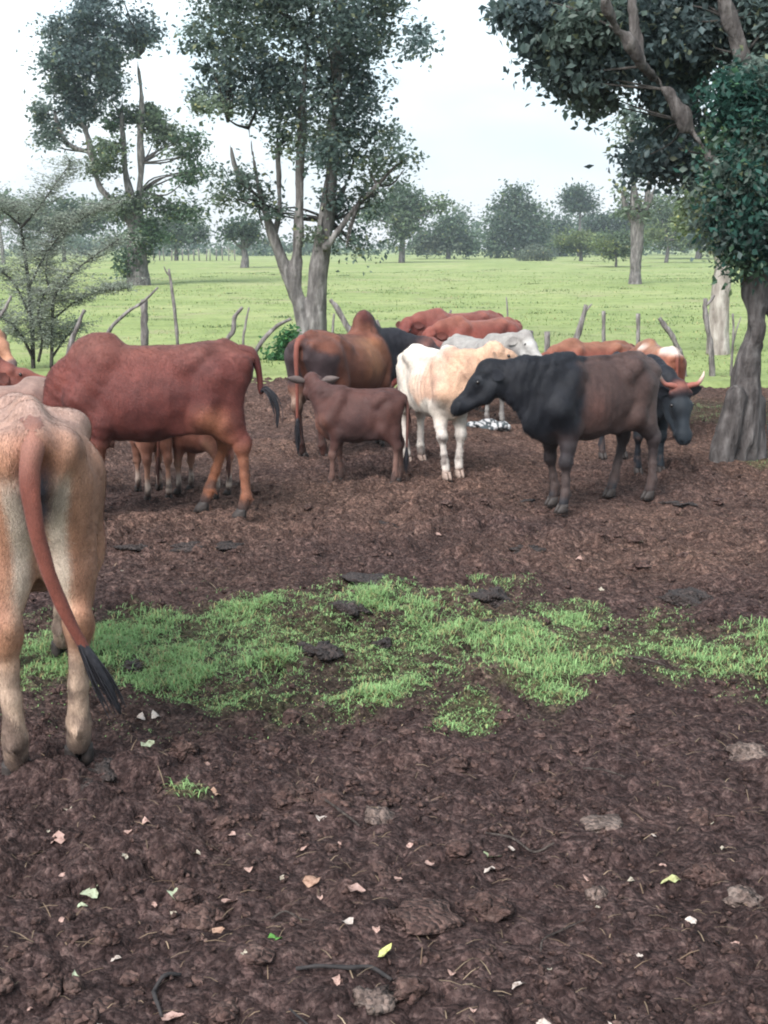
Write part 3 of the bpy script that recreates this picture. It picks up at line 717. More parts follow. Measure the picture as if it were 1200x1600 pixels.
def tree_far_left():
    Y = gp(215, 443).y; g = pt(215, 443, Y); root = empty('broadleaf_tree', (g.x, g.y, -0.05))
    tag(root, 'tall two-tiered tree standing in the pasture at far left', 'tree')
    ch = [px_chain([(216, 446, 40), (215, 420, 30), (214, 380, 29), (212, 345, 26), (205, 310, 16), (196, 270, 10), (192, 225, 8), (190, 180, 6)], Y),
          px_chain([(218, 345, 18), (218, 300, 11), (221, 255, 9), (219, 215, 7), (221, 150, 4), (214, 90, 3)], Y),
          px_chain([(205, 345, 15), (180, 318, 12), (160, 298, 12), (150, 275, 11), (140, 225, 9), (132, 200, 8), (120, 170, 6), (130, 110, 5)], Y),
          px_chain([(134, 205, 7), (145, 175, 5), (155, 140, 4), (160, 90, 3)], Y), px_chain([(140, 238, 6), (110, 228, 5), (95, 205, 4), (85, 180, 3)], Y)]
    trunk_sdf('trunk', root, ch, 0.07, M_BARK, 0.12, 0.07, 1.5, 9)
    B = [(160, 25, 55, 30), (110, 55, 40, 30), (205, 45, 36, 26), (85, 95, 32, 26), (140, 85, 55, 36), (180, 95, 34, 30), (105, 130, 34, 22), (130, 160, 34, 22), (180, 140, 18, 26), (70, 178, 18, 16),
         (82, 215, 18, 16), (112, 178, 22, 18), (225, 60, 18, 14), (165, -20, 50, 30)]
    G = [(215, 172, 30, 24), (240, 195, 28, 20), (195, 195, 24, 16), (262, 215, 26, 16), (175, 228, 26, 14), (148, 262, 28, 16), (168, 248, 20, 14), (300, 222, 18, 14), (285, 235, 20, 10),
         (305, 268, 18, 16), (285, 282, 16, 12), (235, 318, 60, 18), (190, 325, 30, 16), (285, 330, 32, 16), (232, 365, 36, 22), (210, 395, 22, 22), (196, 420, 10, 14)]
    bl = [pblob(*b, Y + rngT.uniform(-0.8, 0.8), rngT.choice([0, 1, 3]), deep=45) for b in B] + [pblob(*b, Y + rngT.uniform(-0.9, 0.5), rngT.choice([4, 5]), deep=30) for b in G]
    stems = [p for c in ch for p, r in c if p[2] > 4]
    limbs('branch', root, twigs_to(bl, stems, rngT, 60, 0.06), M_BARKD, 5)
    crown('crown', root, rel(root, bl), 30000, 0.20, rngT, T_DARK + [(0.075, 0.125, 0.075), (0.11, 0.15, 0.095)], 0.30, hole=0.5)
tree_far_left()

def tree_pollard():
    Y = gp(993, 446).y; g = pt(993, 446, Y); root = empty('pollarded_tree', (g.x, g.y, -0.05))
    tag(root, 'bare thick-trunked lopped tree with thin upright shoots in mid pasture', 'tree')
    ch = [px_chain([(992, 450, 26), (993, 425, 18), (995, 390, 19), (996, 350, 20), (994, 330, 18), (990, 290, 9), (988, 240, 7), (989, 190, 5), (984, 165, 3)], Y),
          px_chain([(998, 355, 14), (1008, 325, 9), (1014, 290, 7), (1018, 250, 5), (1026, 215, 3)], Y),
          px_chain([(996, 360, 12), (1004, 340, 7), (1014, 318, 5), (1024, 290, 3)], Y), px_chain([(990, 345, 10), (978, 325, 7), (972, 300, 3)], Y),
          px_chain([(988, 230, 4), (980, 205, 3), (974, 180, 2)], Y), px_chain([(989, 235, 4), (1000, 205, 3), (1006, 175, 2)], Y)]
    trunk_sdf('trunk', root, ch, 0.06, M_BARK, 0.04, 0.05, 1.8, 12)
    B = [(987, 180, 10, 14), (980, 215, 9, 10), (998, 190, 10, 10), (978, 300, 12, 10), (985, 330, 18, 14), (1000, 335, 16, 14), (990, 275, 8, 16), (1020, 240, 8, 20), (975, 185, 8, 12)]
    bl = [pblob(*b, Y, rngT.choice([1, 2])) for b in B]
    crown('crown', root, rel(root, bl), 1500, 0.22, rngT, T_DARK, 0.25)
tree_pollard()

def tree_white():
    Y = 19.3; g = pt(1124, 552, Y); root = empty('pale_barked_tree', (g.x, g.y, -0.04))
    tag(root, 'smaller pale-barked crooked tree just beyond the fence at right', 'tree')
    ch = [px_chain([(1122, 560, 38), (1122, 520, 30), (1124, 480, 28), (1128, 440, 27), (1132, 405, 25), (1130, 380, 17), (1128, 340, 13), (1120, 300, 9)], Y),
          px_chain([(1124, 405, 15), (1112, 382, 10), (1100, 355, 8), (1085, 325, 5)], Y), px_chain([(1134, 390, 12), (1150, 350, 9), (1165, 300, 7)], Y)]
    trunk_sdf('trunk', root, ch, 0.026, M_BARKP, 0.05, 0.02, 4, 14)
    B = [(1105, 345, 26, 22), (1085, 320, 24, 22), (1118, 310, 22, 24), (1128, 365, 16, 16), (1075, 350, 18, 12), (1100, 295, 20, 14), (1150, 330, 30, 40)]
    bl = [pblob(*b, Y + rngT.uniform(-0.3, 0.3), rngT.choice([4, 5]), deep=25) for b in B]
    limbs('branch', root, twigs_to(bl, [p for c in ch for p, r in c if p[2] > 1.8], rngT, 24, 0.02), M_BARKP, 5)
    crown('crown', root, rel(root, bl), 4200, 0.095, rngT, T_DARK + [(0.13, 0.175, 0.095), (0.16, 0.20, 0.12)], 0.11, hole=2)
tree_white()

# far trees: name, label, foot px, foot py, distance, blobs, leaf size, count, tint
def far_tree(name, label, fx, fy, Y, trunk_w, B, n, size, ti, fork=None, group='trees along the far side of the pasture', flat=False, trunkmat=None, clump=None):
    g = pt(fx, fy, Y); root = empty(name, (g.x, Y, field_z(g.x, Y) - 0.1))
    tag(root, label, 'tree', group)
    bl = [pblob(*b, Y + rngT.uniform(-1.5, 1.5), rngT.choice(ti), deep=(b[2] * 0.8 if flat else None)) for b in B]
    top = max(bl, key=lambda b: b[0][2])[0]; low = min(b[0][2] for b in bl)
    m = mpp(fy, Y); base = np.array((g.x, Y, root.location.z)); f_ = fork if fork else 0.5
    hub = np.array((g.x + (np.mean([b[0][0] for b in bl]) - g.x) * 0.3, Y, root.location.z + (top[2] - root.location.z) * f_))
    paths = [[(base, trunk_w * 0.62 * m), ((base + hub) / 2 + np.array((0.15 * trunk_w * m, 0, 0)), trunk_w * 0.45 * m), (hub, trunk_w * 0.38 * m)]]
    for c, r, _ in bl:
        c = np.asarray(c); mid = hub * 0.5 + c * 0.5; mid[2] = hub[2] * 0.6 + c[2] * 0.4
        paths.append([(hub, trunk_w * 0.28 * m), (mid, trunk_w * 0.16 * m), (c, trunk_w * 0.05 * m)])
    limbs('trunk', root, paths, trunkmat or M_BARK, 6)
    crown('crown', root, rel(root, bl), n, size, rngT, T_FAR, clump or size * 1.5, per=24, droop=0.0 if flat else 0.2)
    return root
T_FAR = [(0.072, 0.112, 0.078), (0.090, 0.135, 0.085), (0.115, 0.16, 0.095), (0.15, 0.19, 0.085), (0.12, 0.15, 0.11)]
far_tree('umbrella_acacia', 'flat-topped umbrella acacia right of the central tree trunk', 627, 408, 136, 9,
         [(600, 330, 40, 9), (650, 326, 40, 10), (630, 312, 34, 10), (575, 340, 16, 7), (685, 320, 20, 7), (628, 350, 16, 26), (640, 345, 20, 16), (618, 365, 14, 18), (625, 300, 16, 12)], 6000, 0.42, [1, 2], 0.55, flat=True)
far_tree('broadleaf_tree', 'big rounded dark green tree at the centre right of tree line', 808, 412, 194, 10,
         [(800, 320, 34, 24), (830, 340, 26, 26), (780, 350, 28, 26), (810, 365, 44, 26), (785, 385, 36, 22), (835, 385, 24, 22), (805, 300, 16, 12), (845, 355, 12, 14)], 9000, 0.55, [0, 1])
far_tree('broadleaf_tree', 'dark mop-headed tree rising above the tree line on a thin stem', 903, 414, 205, 5,
         [(893, 312, 20, 18), (912, 318, 20, 14), (900, 300, 16, 10), (925, 322, 8, 6)], 3200, 0.5, [0, 0], 0.72)
far_tree('pale_acacia', 'pale yellow-green acacia below the mop-headed tree', 907, 416, 155, 6,
         [(900, 372, 32, 10), (930, 378, 26, 12), (880, 382, 20, 10), (910, 388, 26, 9)], 3600, 0.34, [3, 3, 2], 0.5, flat=True)
far_tree('pale_acacia', 'pale yellow-green acacia left of the lopped bare tree', 962, 426, 115, 4,
         [(955, 375, 28, 10), (985, 382, 24, 12), (940, 385, 16, 10), (965, 392, 26, 9)], 3600, 0.28, [3, 3, 2], 0.5, flat=True)
far_tree('pale_acacia', 'pale yellow-green acacia right of the lopped bare tree', 1040, 418, 140, 6,
         [(1040, 350, 34, 16), (1070, 340, 30, 20), (1020, 365, 24, 12), (1050, 378, 36, 14), (1085, 370, 28, 16), (1030, 320, 26, 18)], 5200, 0.34, [3, 2, 2], 0.4)
far_tree('grey_thorn_bush', 'low grey-green spreading bush in front of rounded tree', 838, 414, 163, 3,
         [(835, 398, 26, 9), (815, 402, 14, 7), (855, 400, 16, 8), (838, 388, 16, 6)], 2400, 0.28, [4, 4], 0.4, flat=True, group='bushes along the far side of the pasture')
far_tree('broadleaf_tree', 'small dark tree with short stout trunk left of central tree', 381, 404, 112, 12,
         [(375, 360, 22, 12), (390, 362, 18, 12), (355, 365, 14, 8), (380, 350, 22, 8), (400, 370, 10, 8)], 3000, 0.3, [0, 1], 0.45)
far_tree('umbrella_acacia', 'wide flat-topped acacia behind the two-tiered tree at left', 275, 398, 147, 6,
         [(270, 350, 50, 10), (300, 362, 34, 10), (235, 362, 40, 12), (280, 372, 46, 9)], 5200, 0.4, [1, 4], 0.5, flat=True)
far_tree('umbrella_acacia', 'hazy flat-topped acacia behind the grey thorn bush', 100, 402, 132, 6,
         [(100, 322, 66, 12), (60, 340, 60, 12), (150, 335, 46, 14), (110, 350, 80, 14), (20, 335, 40, 14)], 7000, 0.4, [1, 4], 0.45, flat=True)
far_tree('umbrella_acacia', 'flat-topped acacia cut by the left edge of the picture', 5, 408, 121, 6,
         [(0, 312, 30, 10), (-40, 320, 40, 14), (15, 325, 30, 8)], 3000, 0.34, [1, 1], 0.6, flat=True)
far_tree('broadleaf_tree', 'grey-green round tree right of the umbrella acacia', 700, 408, 186, 7,
         [(700, 362, 34, 20), (680, 380, 36, 18), (725, 378, 26, 18), (708, 345, 20, 10), (660, 372, 22, 22)], 6500, 0.5, [0, 1, 4])
far_tree('broadleaf_tree', 'dark pointed tree between rounded tree and mop-headed tree', 872, 412, 214, 7,
         [(872, 350, 16, 18), (875, 375, 22, 22), (868, 395, 24, 14)], 3600, 0.5, [0, 0])
far_tree('broadleaf_tree', 'dark round-topped tree behind the two pale acacias', 955, 412, 217, 8,
         [(950, 345, 34, 18), (985, 335, 30, 22), (930, 355, 30, 20), (970, 365, 50, 22), (1000, 355, 24, 24)], 7000, 0.55, [0, 1])
far_tree('broadleaf_tree', 'large hazy tree filling the tree line behind pale-barked tree', 1090, 412, 186, 10,
         [(1060, 320, 46, 30), (1110, 330, 46, 36), (1070, 360, 60, 26), (1130, 370, 50, 28), (1030, 345, 30, 30), (1170, 350, 50, 44)], 9000, 0.55, [1, 4, 1])

def far_wood():
    rng = np.random.default_rng(8); bl = []
    for i in range(230):
        az = rng.uniform(-0.52, 0.52); d = rng.uniform(255, 315); x = math.sin(az) * d * 1.05; y = math.cos(az) * d
        h = rng.uniform(4.5, 8.0) + 2.2 * float(noise2(np.array([az * 13]), np.array([2.2]), 3)[0]) + (3.0 if az > 0.05 else -0.8)
        bl.append(((x, y, h * 0.45), (rng.uniform(4, 8), 4, h * 0.52), int(rng.choice([0, 1, 1, 4]))))
    o = crown('far_wood', None, bl, 34000, 0.85, rng, T_FAR, 1.0, kind=None)
    tag(o, 'low hazy wood closing the far edge of the pasture', 'wood', kind='stuff')
far_wood()

def thorn_bush():
    Y = 17.0; g = pt(55, 575, Y); root = empty('thorn_bush', (g.x, g.y, -0.03))
    tag(root, 'feathery grey-green thorn bush rising behind the cattle at left', 'bush')
    rng = np.random.default_rng(31); o = np.array(root.location); paths = []; tips = []
    def P(px, py, dy=0.0): return np.array(pt(px, py, Y + dy))
    mains = [[(52, 580, 7), (50, 510, 6.5), (45, 450, 6), (38, 390, 5), (30, 345, 4), (18, 318, 2.5)], [(80, 580, 6), (82, 520, 5), (84, 470, 4.5), (100, 440, 3.5), (140, 405, 2.2), (185, 375, 1.2)],
             [(34, 355, 4), (60, 325, 3.2), (85, 290, 2.5), (112, 252, 1.2)], [(45, 450, 4), (70, 400, 3), (100, 362, 2.4), (140, 335, 1.5), (170, 322, 0.8)],
             [(50, 500, 4), (20, 440, 3.2), (-15, 415, 2.5), (-40, 395, 1.5)], [(30, 350, 3), (0, 325, 2.2), (-30, 305, 1.4)], [(82, 500, 3.5), (120, 470, 2.6), (160, 455, 1.8), (200, 450, 1)],
             [(52, 560, 5), (30, 520, 4), (0, 495, 3), (-30, 480, 2)], [(80, 560, 4.5), (105, 525, 3), (125, 505, 2)], [(60, 565, 5), (66, 530, 4), (60, 490, 3), (70, 455, 2)], [(84, 470, 3.5), (72, 430, 2.6), (78, 385, 2), (95, 340, 1)]]
    nodes = []
    for i, m in enumerate(mains):
        dy = rng.uniform(-0.6, 0.6); n = len(m)
        c = [(P(a, b, dy * j / n), w_ * 0.5 * mpp(b, Y)) for j, (a, b, w_) in enumerate(m)]
        paths.append(c); pp = catmull([q for q, r in c], 6)
        nodes += [q for q in pp[4:]]
    Lp, Lt = [], []
    for q in nodes:
        for k in range(7):
            az = rng.uniform(0, 2 * math.pi); l = rng.uniform(0.12, 0.42)
            d = np.array([math.cos(az), math.sin(az) * 0.9, rng.uniform(-0.05, 0.45)]) * l
            e_ = q + d; mid = q + d * 0.5 + rng.normal(0, 0.02, 3)
            paths.append([(q, 0.004), (mid, 0.003), (e_, 0.0015)])
            for t in np.linspace(0.15, 1.05, 9):
                Lp.append(q + d * t + rng.normal(0, 0.02, 3))
    mb = MB()
    for j, ch in enumerate(paths):
        big = j < len(mains)
        Pp = catmull([p - o for p, r in ch], 5 if big else 1); rr = np.interp(np.linspace(0, 1, len(Pp)), np.linspace(0, 1, len(ch)), [r for p, r in ch])
        mb.add(*tube(Pp, rr, 6 if big else 3, 0.1 if big else 0, j, cap=big))
    mb.build('stem', M_BARKD, root)
    Lp = np.array(Lp) - o
    bl = [(tuple(p), (0.03, 0.03, 0.015), int(rng.integers(0, 2))) for p in Lp]
    # tiny feathery leaflets
    n = 40000; ii = rng.integers(0, len(Lp), n); p = Lp[ii] + rng.normal(0, 0.034, (n, 3)) * np.array([1, 1, 0.45])
    a = rng.normal(0, 1, (n, 3)); a[:, 2] *= 0.4; a /= np.linalg.norm(a, axis=1, keepdims=True); b = np.cross(a, rng.normal(0, 1, (n, 3))); b /= np.linalg.norm(b, axis=1, keepdims=True)
    l = rng.uniform(0.018, 0.046, n)[:, None]
    V = np.stack([p, p + a * l * 0.5 + b * l * 0.22, p + a * l, p + a * l * 0.5 - b * l * 0.22], 1).reshape(-1, 3); q = np.arange(n)[:, None] * 4
    c = np.array((0.25, 0.28, 0.235)) * rng.uniform(0.65, 1.5, (n, 1))
    f = mesh_obj('foliage', V, np.concatenate([q + np.array([0, 1, 2]), q + np.array([0, 2, 3])]), M_LEAF, root, False, np.repeat(c, 4, axis=0)); f['kind'] = 'stuff'
thorn_bush()

def small_bush(name, label, px, py, Y, B, n, size, tint):
    g = pt(px, py, Y); root = empty(name, (g.x, g.y, -0.03)); tag(root, label, 'bush')
    bl = [pblob(*b, Y + rngT.uniform(-0.1, 0.1), 0) for b in B]
    limbs('stem', root, [[(np.array(g), 0.012), (np.asarray(b[0]), 0.004)] for b in bl], M_BARKD, 4)
    crown('foliage', root, rel(root, bl), n, size, rngT, [tint], size * 1.2)
small_bush('leafy_bush', 'bright green leafy bush at the foot of the central tree', 447, 572, 18.0, [(447, 540, 16, 16), (440, 558, 16, 12), (456, 525, 10, 12), (460, 555, 14, 14), (432, 562, 8, 8)], 1500, 0.075, (0.05, 0.14, 0.055))

# ------------------------------------------------------------------ fence stakes
def stake(label, pts, Y=None, mat=None, name='fence_stake', group='stakes of the rough fence behind the cattle', forks=(), nseg=8):
    Y = Y or 15.6
    ch = px_chain(pts, Y); base = ch[0][0]
    root = empty(name, (base[0], base[1], 0)); tag(root, label, 'fence stake', group)
    o = np.array(root.location)
    c = [(np.array((base[0], base[1], -0.25)), ch[0][1] * 1.05)] + ch
    P = catmull([p - o for p, r in c], 6); rr = np.interp(np.linspace(0, 1, len(P)), np.linspace(0, 1, len(c)), [r for p, r in c])
    mb = MB(); mb.add(*tube(P, rr, nseg, 0.3, int(pts[0][0]))); mb.build('pole', mat or M_WOOD, root)
    for f in forks:
        cf = px_chain(f, Y); mb = MB(); Pf = catmull([p - o for p, r in cf], 5); rf = np.interp(np.linspace(0, 1, len(Pf)), np.linspace(0, 1, len(cf)), [r for p, r in cf])
        mb.add(*tube(Pf, rf, 6, 0.25, int(f[0][0]))); mb.build('branch', mat or M_WOOD, root)
    return root
G = 596
stake('short stake slanting up at the left edge behind the cattle', [(-14, G, 6), (-6, 510, 6), (8, 482, 5.5), (18, 462, 4)])
stake('pale stake leaning right beside the thorn bush', [(98, G, 8), (112, 535, 8), (122, 508, 7), (132, 484, 5)])
stake('long crooked branch leaning against the thick fence post', [(150, G, 7), (165, 534, 7), (174, 512, 6.5), (200, 487, 5), (222, 473, 4.5), (247, 449, 3)])
stake('thick upright grey post with flat sawn top behind red cow', [(227, G, 12), (226, 540, 11.5), (226, 500, 11.5), (225, 468, 11)], Y=15.8, name='fence_post')
stake('tall thin stake with a forked tip behind red cow', [(280, G, 6), (277, 530, 6), (271, 470, 5), (264, 420, 4)], Y=15.9, forks=[[(266, 432, 3), (260, 425, 2.5), (256, 416, 1.5)]])
stake('curved stake hooking right at its top above red cow', [(338, G, 8), (352, 537, 8), (364, 518, 7), (367, 495, 6.5), (379, 480, 4.5)])
stake('thin twiggy stake right of the hooked stake', [(380, G, 4.5), (380, 535, 4), (384, 505, 3.5), (389, 480, 2.5)])
stake('bowed branch arching to the right toward the central tree', [(388, 612, 8), (393, 575, 8), (398, 552, 7.5), (412, 530, 7), (432, 510, 6), (455, 498, 4.5)])
stake('dark stake slanting left out from behind the bull', [(566, G, 11), (552, 530, 10), (540, 506, 10), (527, 482, 9), (516, 468, 6)])
stake('thin short twig stake beside the central tree trunk', [(520, G, 4), (520, 520, 4), (522, 490, 3)])
stake('pale stub of a stake behind the bull hump', [(602, G, 8), (598, 528, 8), (592, 512, 7), (588, 500, 5)])
stake('small forked stake tip above the red cattle heads', [(694, G, 6), (698, 510, 6), (701, 495, 5), (705, 484, 3)])
stake('thin black stick above the red cow rump', [(790, G, 4), (791, 520, 3.5), (793, 490, 3), (791, 464, 2)], Y=16.0)
stake('broad pale weathered plank stake leaning right by red cow', [(806, 612, 15), (815, 575, 16), (822, 545, 15), (828, 516, 11)], Y=15.1)
stake('squared grey stake upright between pale plank and black cow', [(855, G, 10), (855, 560, 9.5), (855, 518, 8.5)], Y=15.2)
stake('short dark stub stake just above the black cow neck', [(886, G, 7), (887, 552, 6.5), (888, 530, 6)])
stake('leaning stake with forked top above the black cow', [(884, G, 10), (897, 545, 10), (905, 515, 9), (916, 476, 6)], forks=[[(911, 492, 5), (920, 480, 3.5), (925, 475, 2)]])
stake('slim upright stake between forked-top stake and horned cow', [(943, G, 6.5), (943, 530, 6.5), (943, 486, 6)], Y=15.9)
stake('slim upright stake behind the horned black cow', [(997, G, 7), (997, 540, 7), (997, 490, 7)], Y=15.9)
stake('thick curved stake bending left beside the horned black cow', [(1068, 602, 9), (1067, 575, 9), (1062, 552, 9), (1050, 525, 8.5), (1038, 508, 8), (1030, 497, 6)])
stake('tall grey post standing before the pale-barked tree', [(1113, 606, 9), (1112, 560, 9), (1108, 525, 8), (1102, 490, 7.5), (1102, 466, 7)], name='fence_post', forks=[[(1103, 478, 5), (1112, 468, 5), (1116, 461, 4)]])
stake('thin stick post beside the leaning tree', [(1142, 604, 5), (1143, 570, 4.5), (1146, 520, 4), (1145, 490, 3)], forks=[[(1145, 540, 3), (1151, 515, 2.5), (1158, 495, 1.5)]])

def far_posts():
    src = None; rng = np.random.default_rng(6)
    for i, px in enumerate(range(240, 375, 9)):
        Y = 142 + 0.05 * px; p = pt(px + rng.uniform(-2, 2), 400, Y); z = float(field_z(np.array([p.x]), np.array([Y]))[0])
        if src is None:
            V, F = tube([(0, 0, -0.2), (0.02, 0, 0.7), (0, 0, 1.45)], [0.08, 0.075, 0.07], 6, 0.2, 3)
            src = mesh_obj('far_fence_post', V, F, M_WOOD); o = src
        else: o = inst(src, 'far_fence_post')
        o.location = (p.x, Y, z); o.rotation_euler = (rng.uniform(-0.06, 0.06), rng.uniform(-0.06, 0.06), rng.uniform(0, 6)); o.scale = (1, 1, rng.uniform(0.8, 1.15))
        tag(o, 'tiny post of the distant fence across the pasture left of the central tree', 'fence post', 'posts of the distant fence')
far_posts()

# ------------------------------------------------------------------ cattle
def nrm(v): v = np.asarray(v, float); return v / (np.linalg.norm(v) + 1e-12)
def dirv(yaw, pitch): return np.array([math.cos(pitch) * math.cos(yaw), math.cos(pitch) * math.sin(yaw), math.sin(pitch)])
def lerp(a, b, t): return np.asarray(a)[None, :] * (1 - t[:, None]) + np.asarray(b)[None, :] * t[:, None]
def blend(c, b, t): return c * (1 - t[:, None]) + np.asarray(b)[None, :] * t[:, None]

def ear_mesh(base, d, up, l, wd):
    """cupped leaf-shaped ear with two skins"""
    d = nrm(d); up = nrm(up - d * np.dot(up, d)); s = np.cross(d, up)
    st = [(0, 0.30, 0.0), (0.15, 0.62, 0), (0.4, 1.0, 0), (0.65, 0.85, 0), (0.86, 0.45, 0), (1.0, 0.05, 0)]
    V, F = [], []
    for lay in (0, 1):
        for t, w_, _ in st:
            for u in (-1, -0.5, 0, 0.5, 1):
                cup = -0.42 * wd * w_ * (1 - u * u) - 0.10 * l * t * t
                V.append(base + d * l * t + up * (wd * w_ * u) + s * (cup + (0.012 if lay and abs(u) < 1 and 0 < t < 1 else 0.0)))
    for lay in (0, 1):
        o = lay * 30
        for i in range(5):
            for j in range(4):
                f = (o + i * 5 + j, o + i * 5 + j + 1, o + (i + 1) * 5 + j + 1, o + (i + 1) * 5 + j); F.append(f if lay else f[::-1])
    return np.array(V), F

def hoof_mesh():
    mb = MB()
    for s in (-1, 1):
        prof = [(0.0, 1.0, 0.0), (0.03, 0.92, -0.006), (0.058, 0.74, -0.016), (0.075, 0.60, -0.02)]
        a = np.linspace(0, 2 * math.pi, 12, endpoint=False); V = []
        for z, f, sh in prof:
            x = np.where(np.cos(a) > 0, 0.066 * np.cos(a) ** 1.0, 0.045 * np.cos(a)) * f + 0.012 + sh; y = 0.0235 * np.sin(a) * (0.8 + 0.2 * f) + s * 0.0265
            y = y - s * 0.008 * np.clip(np.cos(a), 0, 1)
            V.append(np.stack([x, y, np.full(12, z)], 1))
        V = np.concatenate(V); F = [tuple(range(11, -1, -1)), tuple(range(36, 48))]
        for i in range(3):
            for j in range(12): k = (j + 1) % 12; F.append((i * 12 + j, i * 12 + k, (i + 1) * 12 + k, (i + 1) * 12 + j))
        mb.add(V, F)
    return mb
HOOF_SRC = {}
def hoof(root, loc, s, yaw, mat):
    if mat.name not in HOOF_SRC:
        o = hoof_mesh().build('hoof', mat, root); HOOF_SRC[mat.name] = o
    else: o = inst(HOOF_SRC[mat.name], 'hoof', root)
    o.location = loc; o.scale = (s, s, s); o.rotation_euler = (0, 0, yaw); return o

def coat_hair(root, V, F, C, P, hf, n, l, wd, rng, L0):
    """short hairs lying back and down over the hide, coloured like the skin under them"""
    F = np.asarray(F); a, b, c, d = (V[F[:, i]] for i in range(4))
    nr = np.cross(c - a, d - b); ar = np.linalg.norm(nr, axis=1) + 1e-12; nr /= ar[:, None]
    k = rng.choice(len(F), n, p=ar / ar.sum()); u, v = rng.random((2, n)); u, v = u[:, None], v[:, None]
    p = (a[k] * (1 - u) + b[k] * u) * (1 - v) + (d[k] * (1 - u) + c[k] * u) * v
    nn = nr[k]; keep = p[:, 2] > 0.06
    dr = np.tile(np.array([-0.55, 0.0, -0.75]), (n, 1)); hd_ = (p - P) @ hf > 0.02; dr[hd_] = hf
    dr = dr + rng.normal(0, 0.22, (n, 3)) + 0.6 * np.stack([noise3(p[:, 0] * 7, p[:, 1] * 7, p[:, 2] * 7, q) for q in (1, 2, 3)], 1)
    t = dr - nn * (dr * nn).sum(1, keepdims=True); t /= np.linalg.norm(t, axis=1, keepdims=True) + 1e-9
    bb = np.cross(nn, t); ll = (l * rng.uniform(0.5, 1.3, n))[:, None]
    q = p - nn * 0.001
    V3 = np.stack([q - bb * wd, q + bb * wd, q + t * ll + nn * ll * 0.16], 1)[keep]
    cc = C[F[k, 0]] * rng.uniform(0.72, 1.32, (n, 1)); cc = np.repeat(cc[keep], 3, axis=0)
    o = mesh_obj('coat_hair', V3.reshape(-1, 3) * L0, np.arange(len(V3) * 3).reshape(-1, 3), M_COAT, root, False, cc); o['kind'] = 'stuff'
    return o

def switch_hair(root, P, S, mat, rng, n=64, spread=0.014, r0=0.0058):
    """P: path of the switch; a bunch of fine strands"""
    mb = MB(); P = catmull(P, 4)
    for i in range(n):
        off = rng.normal(0, 1, 3) * spread; t = np.linspace(0, 1, len(P)); end = rng.uniform(0.6, 1.0)
        m = max(3, int(len(P) * end)); bell = np.sin(np.clip(t * 1.25 + 0.1, 0, 1) * math.pi * 0.5)
        q = (P + off * bell[:, None])[:m]
        mb.add(*tube(q * S, np.linspace(r0, r0 * 0.25, m) * S, 3, cap=False))
    core = np.linspace(0.012, 0.004, len(P)) + 0.012 * np.sin(np.linspace(0, 1, len(P)) * math.pi)
    mb.add(*tube(P * S, core * S, 7))
    return mb.build('tail_switch', mat, root)

